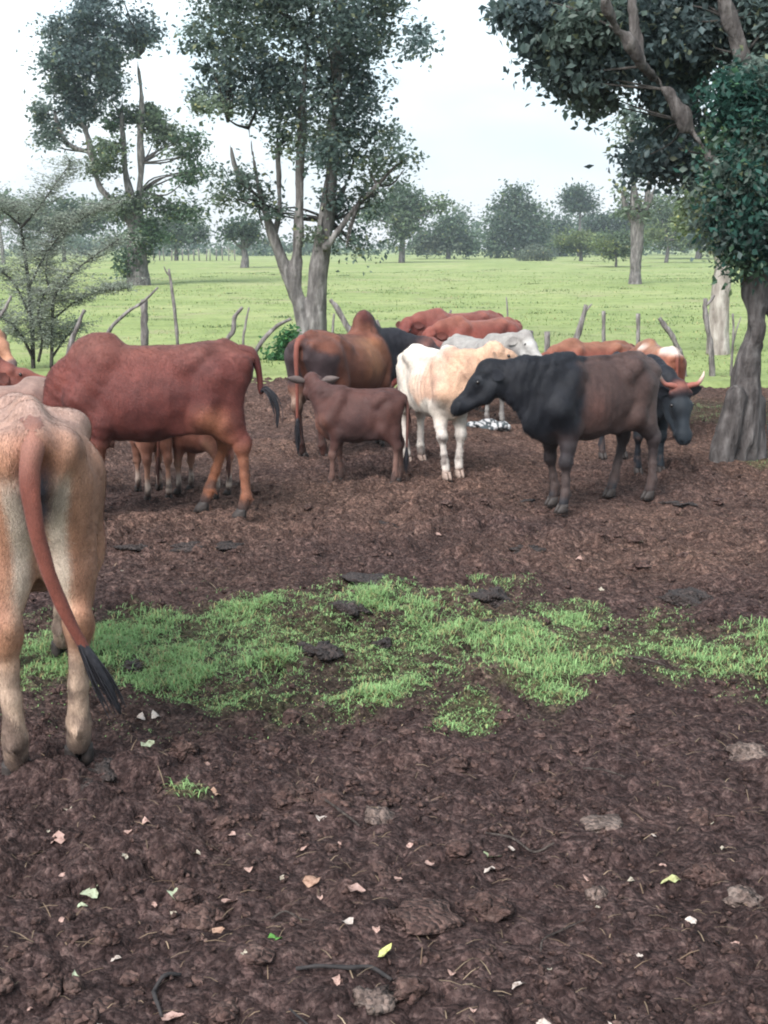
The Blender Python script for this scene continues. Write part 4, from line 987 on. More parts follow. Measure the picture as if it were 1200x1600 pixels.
def cow(name, label, cat, pos, heading, colfn, S=1.0, Lx=1.0, W=1.0, neck=(0, 0.35, 0.50), head=(0, -0.5), hump=1.0, legs=((0, 0),) * 4,
        tail=None, switch=None, horns=None, res=0.016, lean=0.0, bel=0.0, dewlap=1.0, udder=0.0, ears=(0.18, 0.055), ear_droop=0.35, ear_yaw=0.0, headS=1.0,
        group='cattle standing in the yard', hoofmat=None, hairmat=None, sink=0.0, z=None, legf=1.0, headroll=0.0, horncol=None, eyes=True, slope=0.0, nt=1.0, hair=6000):
    hd = R(heading); root = empty(name, (pos[0], pos[1], (gz(pos[0], pos[1]) if z is None else z) - sink), hd)
    tag(root, label, cat, group)
    rng = np.random.default_rng(abs(hash(label)) % 1000 if False else sum(map(ord, label)))
    LZ = legf
    ny, npit, nl = neck; N0 = np.array([0.44 * Lx, 0, 0.97]); 
    d1 = dirv(ny * 0.55, npit * 0.7); d2 = dirv(ny, npit * 1.0)
    mid = N0 + d1 * nl * 0.52; P = mid + d2 * nl * 0.52
    hf = dirv(*head); hs = np.array([-math.sin(head[0]), math.cos(head[0]), 0.0]); hu = np.cross(hf, hs)
    if headroll:
        cr, sr = math.cos(headroll), math.sin(headroll); hs, hu = hs * cr + hu * sr, hu * cr - hs * sr
    HS = headS
    def H(x, y, z_): return P + (hf * x + hs * y + hu * z_) * HS
    ext = [P, H(0.52, 0, -0.1), H(0.1, 0.2, 0.1), H(0.1, -0.2, 0.1), H(0.2, 0, -0.3)]
    lo = np.min(ext + [np.array([-0.98 * Lx - 0.1, -0.42, -0.02])], 0) - 0.08; hi = np.max(ext + [np.array([0.8 * Lx, 0.42, 1.42])], 0) + 0.08
    for q in legs: lo[0] = min(lo[0], -0.75 * Lx + q[0] - 0.1); hi[0] = max(hi[0], 0.5 * Lx + q[0] + 0.12)
    f = SDF(lo, hi, res / S)
    # barrel, lofted from the outline of the back, the belly and the width
    xs = np.array([-0.79, -0.74, -0.66, -0.54, -0.40, -0.22, 0.0, 0.22, 0.40, 0.54, 0.64, 0.70]) * Lx
    top = np.array([1.00, 1.045, 1.085, 1.115, 1.125, 1.105, 1.09, 1.095, 1.12, 1.09, 1.02, 0.94])
    bot = np.array([0.90, 0.80, 0.70, 0.63, 0.58, 0.535, 0.50, 0.495, 0.51, 0.55, 0.62, 0.72])
    wid = np.array([0.07, 0.115, 0.155, 0.185, 0.205, 0.235, 0.26, 0.25, 0.21, 0.17, 0.13, 0.08]) * W
    bot = bot - bel * np.exp(-((xs + 0.02) / 0.3) ** 2)
    sl, X, Y, Z = f._box(np.array([xs[0] - 0.15, -0.5, 0.3]), np.array([xs[-1] + 0.15, 0.5, 1.3]))
    xc = np.clip(X, xs[0], xs[-1]); dx = X - xc
    def ip(a):                                             # smooth interpolation along the spine
        xf = np.linspace(xs[0], xs[-1], 200); v = np.interp(xf, xs, a); kk = np.ones(13) / 13; vp = np.pad(v, 6, 'edge'); v = np.convolve(vp, kk, 'valid'); return np.interp(xc, xf, v)
    t_, b_, w_ = ip(top), ip(bot), ip(wid)
    zc = t_ * 0.47 + b_ * 0.53; hh = np.where(Z > zc, t_ - zc, zc - b_)
    v = (Z - zc) / hh
    roof = 1 - (0.16 + 0.22 * lean) * np.clip(v, 0, 1) ** 1.3
    yy = Y / (w_ * roof)
    q = (np.abs(yy) ** 2.25 + np.abs(v) ** 2.25) ** (1 / 2.25)
    d = (q - 1) * np.minimum(w_, hh) * 0.9
    if True:
        rib = np.sin((X / Lx + 0.10 * Z) * 2 * math.pi / 0.085) * (0.0008 + 0.0038 * lean) * sst(-0.28, -0.12, X / Lx) * (1 - sst(0.22, 0.34, X / Lx)) * sst(0.6, 0.72, Z) * (1 - sst(0.98, 1.06, Z))
        d = d + rib
    d = np.where(np.abs(dx) > 0, np.sqrt(np.maximum(d, 0) ** 2 + dx ** 2) + np.minimum(d, 0) * 0, d)
    f.mix(sl, d.astype(np.float32), 0.02)
    # spine, hooks, pins, hump
    for s in (-1, 1):
        f.cone((-0.42 * Lx, s * (0.135 + 0.024 * lean) * W, 1.035 + 0.012 * lean), (-0.30 * Lx, s * (0.165 + 0.020 * lean) * W, 0.98 + 0.02 * lean), 0.040, 0.030, 0.10)
        if lean: f.cone((-0.42 * Lx, s * 0.15 * W, 1.04), (-0.72 * Lx, s * 0.09 * W, 0.99), 0.026, 0.03, 0.09)
        f.cone((-0.745 * Lx, s * 0.085 * W, 0.985), (-0.70 * Lx, s * 0.095 * W, 0.985), 0.045, 0.05, 0.05)
    f.cone((-0.80 * Lx, 0, 1.02), (-0.60 * Lx, 0, 1.09), 0.035, 0.035, 0.05)
    if lean: f.cone((-0.5 * Lx, 0, 1.115), (0.3 * Lx, 0, 1.10), 0.014, 0.014, 0.05)
    if hump: f.ell((0.40 * Lx, 0, 1.10 + 0.045 * hump), (0.15 * (0.6 + 0.4 * hump), 0.075 * (0.7 + 0.3 * hump), 0.125 * hump), [dirv(0, -0.25), (0, 1, 0), np.cross(dirv(0, -0.25), (0, 1, 0))], 0.09)
    # neck
    ns = nrm(np.cross((0, 0, 1), d2)); down = -np.cross(d2, ns)
    sq = (ns, 0.72)
    f.cone((0.38 * Lx, 0, 0.97), mid + np.array([0, 0, 0.02]), 0.125 * W + 0.01, 0.10 * nt, 0.10, ((0, 1, 0), 0.8))
    f.cone(mid + np.array([0, 0, 0.02]), P + down * 0.05, 0.10 * nt, 0.088, 0.08, sq)
    f.cone((0.52 * Lx, 0, 0.80), mid + down * 0.12 * nt, 0.15 * W, 0.105 * nt, 0.10, ((0, 1, 0), 0.75))
    thr = H(0.07, 0, -0.15)
    f.cone(mid + down * 0.12 * nt, thr, 0.10 * nt, 0.075, 0.08, sq)
    if dewlap:
        f.cone((0.54 * Lx, 0, 0.60), (0.66 * Lx, 0, 0.70), 0.08 * dewlap, 0.10 * dewlap, 0.07, ((0, 1, 0), 0.35))
        f.cone((0.66 * Lx, 0, 0.68), mid * 0.55 + thr * 0.45 + np.array([0, 0, -0.06]), 0.09 * dewlap, 0.045 * dewlap, 0.07, (nrm(np.cross((0, 0, 1), d1)), 0.35))
    # head
    h = HS
    f.cone(H(0.05, 0, -0.07), H(0.18, 0, -0.065), 0.092 * h, 0.088 * h, 0.05, (hs, 0.92))
    f.cone(H(0.16, 0, -0.06), H(0.40, 0, -0.085), 0.080 * h, 0.054 * h, 0.04, (hs, 0.86))
    f.cone(H(0.395, 0.022, -0.09), H(0.435, 0.018, -0.098), 0.055 * h, 0.046 * h, 0.03); f.cone(H(0.395, -0.022, -0.09), H(0.435, -0.018, -0.098), 0.055 * h, 0.046 * h, 0.03)
    f.cone(H(0.41, 0.0, -0.125), H(0.44, 0, -0.128), 0.036 * h, 0.030 * h, 0.015)
    f.cone(H(0.0, 0, -0.005), H(0.03, 0, 0.008), 0.048 * h, 0.04 * h, 0.06)
    for s in (-1, 1):
        f.cone(H(0.07, s * 0.048, -0.15), H(0.19, s * 0.040, -0.175), 0.070 * h, 0.050 * h, 0.04); f.cone(H(0.19, s * 0.040, -0.172), H(0.38, s * 0.020, -0.130), 0.048 * h, 0.038 * h, 0.04)
        f.ell(H(0.155, s * 0.078, -0.028), (0.036 * h, 0.022 * h, 0.024 * h), [hf, hs, hu], 0.03)
        f.ell(H(0.06, s * 0.075, -0.01), (0.03 * h,) * 3, None, 0.04)
        f.ell(H(0.463, s * 0.033, -0.078), (0.020 * h, 0.011 * h, 0.013 * h), [nrm(hf + hs * s * 0.8), nrm(hs * s - hf * 0.8), hu], 0.01, cut=True)
        f.ell(H(0.158, s * 0.099 , -0.030), (0.017 * h,) * 3, None, 0.01, cut=True)
    f.ell(H(0.475, 0, -0.121), (0.05 * h, 0.07 * h, 0.006 * h), [hf, hs, hu], 0.01, cut=True)
    # legs: front left, front right, hind left, hind right
    feet = []
    for i, (ox, oy) in enumerate(legs):
        s = 1 if i % 2 == 0 else -1; off = np.array([ox, oy * s, 0.0]); k = 0.045; wl = 0.35 + 0.65 * W
        if i < 2:
            sh = np.array([0.52 * Lx, s * 0.145 * W, 0.77]); el = np.array([0.38 * Lx, s * 0.145 * W, 0.62]); kn = np.array([0.43 * Lx, s * 0.125, 0.37]) + off * 0.55
            fe = np.array([0.425 * Lx, s * 0.122, 0.145]) + off * 0.95; ho = np.array([0.445 * Lx, s * 0.122, 0.07]) + off
            f.cone((0.33 * Lx, s * 0.125 * W, 1.0), sh, 0.080 * wl, 0.098 * wl, 0.06); f.cone(sh, el, 0.093 * wl, 0.083 * wl, 0.05)
            f.cone(el, el * 0.45 + kn * 0.55, 0.080 * wl, 0.056 * wl, 0.06); f.cone(el * 0.45 + kn * 0.55, kn, 0.056 * wl, 0.045, k)
            f.ell(kn + np.array([0.008, 0, 0]), (0.046, 0.047, 0.058), None, 0.03)
            f.cone(kn, kn * 0.35 + fe * 0.65, 0.034, 0.027, 0.022); f.cone(kn * 0.35 + fe * 0.65, fe, 0.027, 0.034, 0.022); f.cone(fe, ho, 0.036, 0.036, 0.015)
            f.cone(fe + np.array([-0.03, 0.012, -0.01]), fe + np.array([-0.04, 0.014, -0.025]), 0.013, 0.009, 0.01)
        else:
            hip = np.array([-0.54 * Lx, s * 0.105 * W, 0.90]); st = np.array([-0.42 * Lx, s * 0.145 * W, 0.66]) + off * 0.15
            bu = np.array([-0.66 * Lx, s * 0.095 * W, 0.88]); bl = np.array([-0.625 * Lx, s * 0.115 * W, 0.63]) + off * 0.2
            hk = np.array([-0.665 * Lx, s * 0.115, 0.465]) + off * 0.5; fe = np.array([-0.635 * Lx, s * 0.118, 0.15]) + off * 0.97; ho = np.array([-0.605 * Lx, s * 0.118, 0.07]) + off
            f.cone(hip, st, 0.140 * W, 0.092 * wl, 0.055); f.cone(bu, bl, 0.092 * W, 0.066 * wl, 0.06); f.cone(hip, bl, 0.115 * W, 0.068 * wl, 0.05)
            f.cone(st, hk * 0.7 + st * 0.3, 0.082 * wl, 0.05, 0.06); f.cone(bl, hk + np.array([-0.01, 0, 0.03]), 0.062 * wl, 0.040, 0.05)
            f.cone(hk + np.array([-0.028, 0, 0.035]), hk, 0.026, 0.042, 0.03); f.ell(hk, (0.050, 0.042, 0.058), None, 0.03)
            f.cone(hk, hk * 0.4 + fe * 0.6, 0.036, 0.028, 0.025); f.cone(hk * 0.4 + fe * 0.6, fe, 0.028, 0.035, 0.022); f.cone(fe, ho, 0.037, 0.037, 0.015)
            f.cone(fe + np.array([-0.03, 0.012, -0.01]), fe + np.array([-0.04, 0.014, -0.025]), 0.013, 0.009, 0.01)
            # skin fold of the flank
            f.cone(st + np.array([0.02, -0.02 * s, -0.02]), (-0.24 * Lx, s * 0.14 * W, 0.585), 0.045, 0.03, 0.09, ((0, 1, 0), 0.5))
        feet.append(ho)
    if udder: f.ell((-0.42 * Lx, 0, 0.60), (0.13 * udder, 0.11 * udder, 0.10 * udder), None, 0.06)
    # folds of the neck, loose skin and small unevenness
    m = np.abs(f.D) < 0.05; ii = np.argwhere(m); Gp = f.lo + ii * f.res
    un = 0.0050 * fbm3(Gp * np.array([1.0, 1.0, 0.7]), 6.5, 17, 2) + 0.0022 * fbm3(Gp, 22, 18, 1)
    un = un * sst(0.12, 0.45, Gp[:, 2])
    na = (Gp - N0) @ d2; nm = sst(-0.05, 0.06, na) * (1 - sst(nl * 0.75, nl * 0.95, na)) * (Gp[:, 0] > 0.3 * Lx)
    un = un + 0.0022 * nm * np.sin(na * 2 * math.pi / 0.07 + 5.0 * fbm3(Gp, 3.5, 5, 3))
    f.D[m] += un.astype(np.float32)
    V, F = f.surface()
    mb = MB(); mb.V.append(V); mb.n = len(V); C = []
    extra = []
    ep = []
    for s in (-1, 1):
        e0 = H(0.035, s * 0.085, -0.045); dd = hs * s * math.cos(ear_droop) - hu * math.sin(ear_droop) - hf * (0.25 + ear_yaw * s)
        Ve, Fe = ear_mesh(e0, dd, hu * 0.5 - hf * 0.6 if s > 0 else -(hu * 0.5 - hf * 0.6), ears[0] * HS, ears[1] * HS); ep.append((Ve, Fe))
    tl = tail if tail is not None else [(-0.74, 0, 1.045), (-0.815, 0, 1.02), (-0.85, 0, 0.92), (-0.845, 0.0, 0.72), (-0.83, 0.01, 0.50)]
    tl = [np.array((p[0] * (Lx if abs(p[0]) < 2 else 1), p[1], p[2])) for p in tl]
    TP = catmull(tl, 6); tr = np.interp(np.linspace(0, 1, len(TP)), [0, 0.15, 0.4, 1], [0.042, 0.034, 0.024, 0.012])
    Vt, Ft = tube(TP, tr, 10, 0.12, 4)
    Vall = [V] + [q for q, _ in ep] + [Vt]; part = np.concatenate([np.full(len(v_), i) for i, v_ in enumerate((V, ep[0][0], ep[1][0], Vt))])
    Fs = F.tolist(); o_ = len(V)
    for Ve, Fe in ep: Fs += [tuple(i + o_ for i in q) for q in Fe]; o_ += len(Ve)
    Fs += [tuple(i + o_ for i in q) for q in Ft]
    Vall = np.concatenate(Vall)
    rl = Vall - P; HC = np.stack([rl @ hf, rl @ hs, rl @ hu], 1) / HS
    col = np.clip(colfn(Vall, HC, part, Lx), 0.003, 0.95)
    mud = sst(0.05, 0.5, fbm3(Vall, 11, 51, 3) + 0.9 - Vall[:, 2] / 0.22) * 0.75 * (part == 0); col = blend(col, (0.060, 0.038, 0.033), mud)
    stain = sst(0.25, 0.7, fbm3(Vall, 5.5, 53, 3)) * 0.28 * (part == 0); col = col * (1 - stain[:, None]) + col * np.array([0.55, 0.5, 0.5]) * stain[:, None]
    def bend(q):
        q = np.array(q, float); q[..., 2] = q[..., 2] * (1 - slope * np.clip(q[..., 0] / Lx + 0.6, -0.2, 1.2)); return q
    Vall = bend(Vall)
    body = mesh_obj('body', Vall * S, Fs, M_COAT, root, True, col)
    if hair: coat_hair(root, Vall[:len(V)], F, col[:len(V)], P, hf, hair, 0.020 if res < 0.012 else 0.026, 0.0011 if res < 0.012 else 0.0020, rng, S)
    # eyes
    if eyes:
        for s in (-1, 1):
            c = bend(H(0.158, s * 0.088, -0.030)) * S; r = 0.0165 * HS * S; mbk = MB(); n1, n2 = 8, 10; VV = [c + np.array([0, 0, r])]; FF = []
            for i in range(1, n1):
                a = math.pi * i / n1
                for j in range(n2): b = 2 * math.pi * j / n2; VV.append(c + r * np.array([math.sin(a) * math.cos(b), math.sin(a) * math.sin(b), math.cos(a)]))
            VV.append(c - np.array([0, 0, r]))
            for j in range(n2):
                k = (j + 1) % n2; FF.append((0, 1 + j, 1 + k)); FF.append((len(VV) - 1, 1 + (n1 - 2) * n2 + k, 1 + (n1 - 2) * n2 + j))
                for i in range(n1 - 2): FF.append((1 + i * n2 + j, 1 + (i + 1) * n2 + j, 1 + (i + 1) * n2 + k, 1 + i * n2 + k))
            mbk.add(VV, FF); mbk.build('eye', M_EYE, root)
    for ho in feet:
        hoof(root, ((ho[0] + 0.012) * S, ho[1] * S, -0.004), S * 0.88, 0.0, hoofmat or M_HOOF)
    if horns:
        for s in (-1, 1):
            pts = [H(a, s * b, c_) for a, b, c_ in horns]; Pn = catmull(pts, 5); tt = np.linspace(0, 1, len(Pn))
            rr = np.interp(tt, [0, 0.3, 0.75, 1], [0.026, 0.023, 0.014, 0.003]) * HS
            Vh, Fh = tube(Pn * S, rr * S, 9, 0.08, 3); ch = lerp(horncol[0], horncol[1], np.repeat(sst(0.45, 0.8, tt), 9)) if horncol else None
            if horncol and len(horncol) > 2 and s < 0: ch = lerp(horncol[0], horncol[2], np.repeat(sst(0.45, 0.8, tt), 9))
            mh = MB(); mh.add(Vh, Fh, ch); mh.build('horn', M_COAT, root, True, True)
    if switch is None:
        a = TP[-1]; b = nrm(TP[-1] - TP[-3]); switch = [a - b * 0.04, a + b * 0.06, a + b * 0.13 + np.array([0, 0, -0.03]), a + b * 0.18 + np.array([0, 0, -0.10])]
    else: switch = [np.array((p[0] * Lx, p[1], p[2])) for p in switch]
    switch_hair(root, switch, S, hairmat or M_HAIRB, rng)
    return root

# coat patterns, some with sheen painted in; P: points on the standing animal, H: along the head, part: 0 body 1/2 ears 3 tail
def base_coat(P, seed, a, b): return lerp(a, b, np.clip(0.5 + 0.55 * fbm3(P, 2.6, seed, 3), 0, 1))
def muzzle(c, H, part, col, x0=0.36): return blend(c, col, sst(x0, x0 + 0.05, H[:, 0]) * (np.abs(H[:, 1]) < 0.16) * (H[:, 2] > -0.25) * (part == 0) * (H[:, 2] < 0.1))
def coat_tan(P, H, part, Lx):
    x = P[:, 0] / Lx; z = P[:, 2]; y = P[:, 1]
    c = base_coat(P, 1, (0.37, 0.185, 0.115), (0.29, 0.150, 0.102))
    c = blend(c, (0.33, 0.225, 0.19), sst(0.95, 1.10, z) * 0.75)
    c = blend(c, (0.27, 0.085, 0.045), sst(-0.46, -0.36, x) * (1 - sst(0.1, 0.4, x)) * sst(0.55, 0.68, z) * (1 - sst(0.98, 1.08, z)) * 0.85)
    pale = np.clip((1 - sst(0.012, 0.04, np.abs(np.abs(y) - 0.058 - 0.02 * fbm3(P, 3, 33, 2)))) * sst(-0.60, -0.70, x) * sst(0.45, 0.62, z) * (1 - sst(0.86, 0.95, z)), 0, 1)
    c = blend(c, (0.56, 0.49, 0.41), pale * 0.75)
    c = blend(c, (0.52, 0.43, 0.34), np.clip(1 - sst(0.05, 0.11, np.abs(y)), 0, 1) * (1 - sst(0.50, 0.72, z)) * sst(0.3, 0.45, z) * 0.55)
    c = blend(c, (0.62, 0.50, 0.38), (1 - sst(0.52, 0.62, z)) * sst(-0.5, -0.3, x) * (1 - sst(0.4, 0.5, x)) * 0.7)
    leg = 1 - sst(0.35, 0.55, z)
    c = blend(c, (0.50, 0.39, 0.30), leg * 0.7)
    hock = np.exp(-((z - 0.45) / 0.07) ** 2) * (np.abs(y) > 0.04)
    c = blend(c, (0.36, 0.16, 0.085), hock * 0.7)
    c = blend(c, (0.13, 0.09, 0.07), 1 - sst(0.075, 0.13, z))
    dark = np.exp(-((y) / 0.045) ** 2) * sst(-0.70, -0.76, x) * sst(0.68, 0.76, z) * (1 - sst(0.93, 0.98, z)) * (part == 0)
    c = blend(c, (0.05, 0.045, 0.06), np.clip(dark * 1.2, 0, 1))
    c = blend(c, (0.27, 0.10, 0.07), np.exp(-(y / 0.05) ** 2) * sst(-0.70, -0.76, x) * sst(0.90, 0.96, z) * (1 - sst(1.0, 1.06, z)) * 0.8)
    t = (part == 3); c[t] = lerp((0.26, 0.12, 0.09), (0.17, 0.052, 0.038), sst(1.03, 0.9, z[t])) * (0.85 + 0.3 * fbm3(P[t], 9, 5, 2)[:, None])
    return c
def coat_red(P, H, part, Lx, a=(0.132, 0.034, 0.026), b=(0.086, 0.023, 0.021), legc=(0.29, 0.125, 0.07), seed=2, sock=0.0):
    x = P[:, 0] / Lx; z = P[:, 2]
    c = base_coat(P, seed, a, b)
    c = blend(c, (a[0] * 1.25, a[1] * 1.9, a[2] * 1.9), sst(0.96, 1.10, z) * 0.55)  # lighter, greyer back: sky reflection painted into the coat
    c = blend(c, (a[0] * 0.45, a[1] * 0.5, a[2] * 0.6), np.exp(-((z - 0.55) / 0.06) ** 2) * np.exp(-((x - 0.02) / 0.3) ** 2) * 0.6)
    c = blend(c, legc, (1 - sst(0.34, 0.56, z)) * 0.75)
    c = blend(c, (legc[0] * 0.85, legc[1] * 0.75, legc[2] * 0.7), np.exp(-((x + 0.50) / 0.14) ** 2) * (1 - sst(0.62, 0.78, z)) * 0.8)
    if sock: c = blend(c, (0.55, 0.47, 0.40), (1 - sst(0.2, 0.3, z)) * sock)
    c = blend(c, (0.06, 0.035, 0.03), (1 - sst(0.075, 0.12, z)))
    c = muzzle(c, H, part, (0.16, 0.10, 0.09))
    t = part == 3; c[t] = c[t] * np.array([0.7, 0.6, 0.65])
    e_ = (part == 1) | (part == 2); c[e_] = c[e_] * 0.6
    return c
def coat_bull(P, H, part, Lx):
    x = P[:, 0] / Lx; z = P[:, 2]; y = P[:, 1]; n = fbm3(P, 4, 7, 3) * 0.06
    c = base_coat(P, 3, (0.165, 0.060, 0.036), (0.125, 0.047, 0.032))
    c = blend(c, (0.30, 0.135, 0.065), np.exp(-((x - 0.12) / 0.2) ** 2) * sst(0.6, 0.8, z) * (1 - sst(1.02, 1.1, z)) * 0.8)
    rump = sst(-0.46, -0.56, x + n) * (1 - sst(0.94, 1.02, z + n)) * sst(0.62, 0.70, z + n) * (np.abs(y) > 0.035)
    c = blend(c, (0.032, 0.028, 0.034), rump * 0.85)
    c = blend(c, (0.012, 0.012, 0.017), sst(0.38, 0.47, x + 0.25 * (1.0 - z) * 0 + n))
    c = blend(c, (0.10, 0.03, 0.025), sst(1.17, 1.24, z) * sst(0.2, 0.3, x) * (1 - sst(0.38, 0.5, x)))
    c = blend(c, (0.018, 0.015, 0.02), (1 - sst(0.42, 0.60, z)) * (0.55 + 0.45 * sst(0.0, 0.2, x)))
    pale = np.exp(-((z - 0.52) / 0.07) ** 2) * sst(-0.5, -0.6, x) * 0.6; c = blend(c, (0.35, 0.25, 0.19), pale)
    c = blend(c, (0.13, 0.055, 0.045), np.exp(-((H[:, 0] - 0.03) / 0.07) ** 2) * (np.abs(H[:, 1]) < 0.22) * (np.abs(H[:, 2]) < 0.16) * 0.8)
    t = part == 3; c[t] = np.array((0.17, 0.055, 0.04))
    return c
def coat_calf(P, H, part, Lx, a=(0.090, 0.036, 0.028), b=(0.054, 0.024, 0.022), seed=4):
    x = P[:, 0] / Lx; z = P[:, 2]
    c = base_coat(P, seed, a, b)
    c = blend(c, (0.05, 0.03, 0.03), np.exp(-((z - 0.58) / 0.09) ** 2) * sst(-0.5, -0.3, x) * (1 - sst(0.3, 0.45, x)) * 0.7)
    c = blend(c, (0.19, 0.11, 0.088), (1 - sst(0.30, 0.55, z)) * 0.7)
    c = blend(c, (0.10, 0.065, 0.055), (1 - sst(0.075, 0.13, z)))
    c = blend(c, (0.19, 0.085, 0.06), sst(0.5, 0.65, x) * (1 - sst(0.75, 0.9, z)) * 0.6)
    e_ = (part == 1) | (part == 2); c[e_] = np.array((0.20, 0.16, 0.15))
    t = part == 3; c[t] = np.array((0.12, 0.055, 0.045))
    return c
def coat_white(P, H, part, Lx):
    x = P[:, 0] / Lx; z = P[:, 2]; n = fbm3(P, 5, 12, 3) * 0.10
    c = base_coat(P, 6, (0.58, 0.53, 0.46), (0.50, 0.44, 0.38))
    tanm = sst(0.0, 0.22, x + n) * sst(0.62, 0.74, z + n)
    c = blend(c, (0.50, 0.28, 0.185), tanm * 0.75)
    c = blend(c, (0.62, 0.38, 0.26), np.clip(sst(-0.25, -0.1, x + n) * (1 - sst(0.0, 0.2, x)) * sst(0.66, 0.74, z + n) * (1 - sst(0.84, 0.94, z + n)), 0, 1) * 0.6)
    c = blend(c, (0.50, 0.31, 0.20), sst(0.5, 0.65, x) * 0.6)
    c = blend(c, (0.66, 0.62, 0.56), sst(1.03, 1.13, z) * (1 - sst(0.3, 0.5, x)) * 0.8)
    c = blend(c, (0.56, 0.51, 0.46), 1 - sst(0.40, 0.58, z))
    kn = np.exp(-((z - 0.36) / 0.03) ** 2) * sst(0.3, 0.42, x); c = blend(c, (0.25, 0.22, 0.20), kn * 0.6)
    c = blend(c, (0.40, 0.30, 0.25), 1 - sst(0.06, 0.10, z))
    c = muzzle(c, H, part, (0.7, 0.6, 0.52), 0.3)
    return c
def coat_grey(P, H, part, Lx):
    c = base_coat(P, 8, (0.25, 0.235, 0.22), (0.195, 0.182, 0.172))
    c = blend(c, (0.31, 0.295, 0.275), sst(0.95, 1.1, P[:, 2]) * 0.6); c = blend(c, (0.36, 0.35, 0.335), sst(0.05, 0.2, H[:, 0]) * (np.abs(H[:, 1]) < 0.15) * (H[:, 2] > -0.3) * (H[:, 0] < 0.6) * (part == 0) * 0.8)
    return muzzle(c, H, part, (0.05, 0.05, 0.055), 0.40)
def coat_black_brown(P, H, part, Lx):
    x = P[:, 0] / Lx; z = P[:, 2]; n = fbm3(P, 4, 14, 3) * 0.09
    c = base_coat(P, 9, (0.080, 0.047, 0.040), (0.052, 0.031, 0.029))
    c = blend(c, (0.13, 0.062, 0.050), np.exp(-((x - 0.14) / 0.13) ** 2) * np.exp(-((z - 0.75) / 0.13) ** 2) * 0.7)
    c = blend(c, (0.11, 0.085, 0.080), sst(-0.45, -0.6, x) * 0.4)
    n = n * 1.8 + 0.08 * fbm3(P, 9, 44, 2); blk = np.clip(sst(0.16, 0.42, x + n + 0.22 * (z - 0.85)) + sst(1.07, 1.13, z + n * 0.5) * sst(-0.5, -0.1, x) * 0.8, 0, 1)
    c = blend(c, (0.0060, 0.0068, 0.0110), blk)
    c = blend(c, (0.045, 0.05, 0.06), np.exp(-((H[:, 0] - 0.10) / 0.05) ** 2) * np.exp(-((H[:, 2] + 0.09) / 0.08) ** 2) * (np.abs(H[:, 1]) < 0.2) * 0.5)  # paler cheek: highlight on the black face painted into its colour
    hl = (1 - sst(0.50, 0.62, z)); c = blend(c, (0.028, 0.022, 0.024), hl * 0.8)
    c = blend(c, (0.10, 0.07, 0.062), (1 - sst(0.25, 0.38, z)) * 0.6)
    c = blend(c, (0.03, 0.03, 0.035), (1 - sst(0.08, 0.14, z)))
    return c
def coat_black(P, H, part, Lx):
    c = base_coat(P, 10, (0.010, 0.012, 0.018), (0.006, 0.007, 0.011))
    c = blend(c, (0.022, 0.030, 0.038), sst(0.05, 0.15, H[:, 0]) * (np.abs(H[:, 1]) < 0.12) * (part == 0) * 0.6)
    c = blend(c, (0.17, 0.060, 0.045), np.exp(-((H[:, 0] - 0.01) / 0.045) ** 2) * (np.abs(H[:, 1]) < 0.13) * sst(-0.04, 0.0, H[:, 2]) * (part == 0))
    c = blend(c, (0.10, 0.10, 0.10), sst(0.455, 0.475, H[:, 0]) * (np.abs(H[:, 1]) < 0.16) * (H[:, 2] < -0.1) * (H[:, 2] > -0.25) * (part == 0))
    return c
def coat_fawn(P, H, part, Lx):
    c = base_coat(P, 16, (0.40, 0.20, 0.12), (0.30, 0.14, 0.085)); e_ = (part == 1) | (part == 2); c[e_] = np.array((0.16, 0.08, 0.06)); return muzzle(c, H, part, (0.15, 0.1, 0.09))
def coat_dun(P, H, part, Lx):
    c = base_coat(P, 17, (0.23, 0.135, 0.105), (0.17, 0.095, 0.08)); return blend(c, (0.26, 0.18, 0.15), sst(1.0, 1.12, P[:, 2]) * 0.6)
def coat_redwhite(P, H, part, Lx):
    c = coat_red(P, H, part, Lx, (0.30, 0.115, 0.07), (0.22, 0.075, 0.05), (0.42, 0.25, 0.16), 18)
    return blend(c, (0.60, 0.50, 0.45), sst(0.1, 0.5, fbm3(P, 4, 19, 2)) * sst(1.0, 1.08, P[:, 2]))

def foot_to_root(fx, fy, heading, lx, ly, S):
    """root position when the hoof at local (lx, ly) stands on the ground seen at that pixel"""
    g = gp(fx, fy); a = R(heading); c, s = math.cos(a), math.sin(a)
    return (g.x - (lx * c - ly * s) * S, g.y - (lx * s + ly * c) * S)

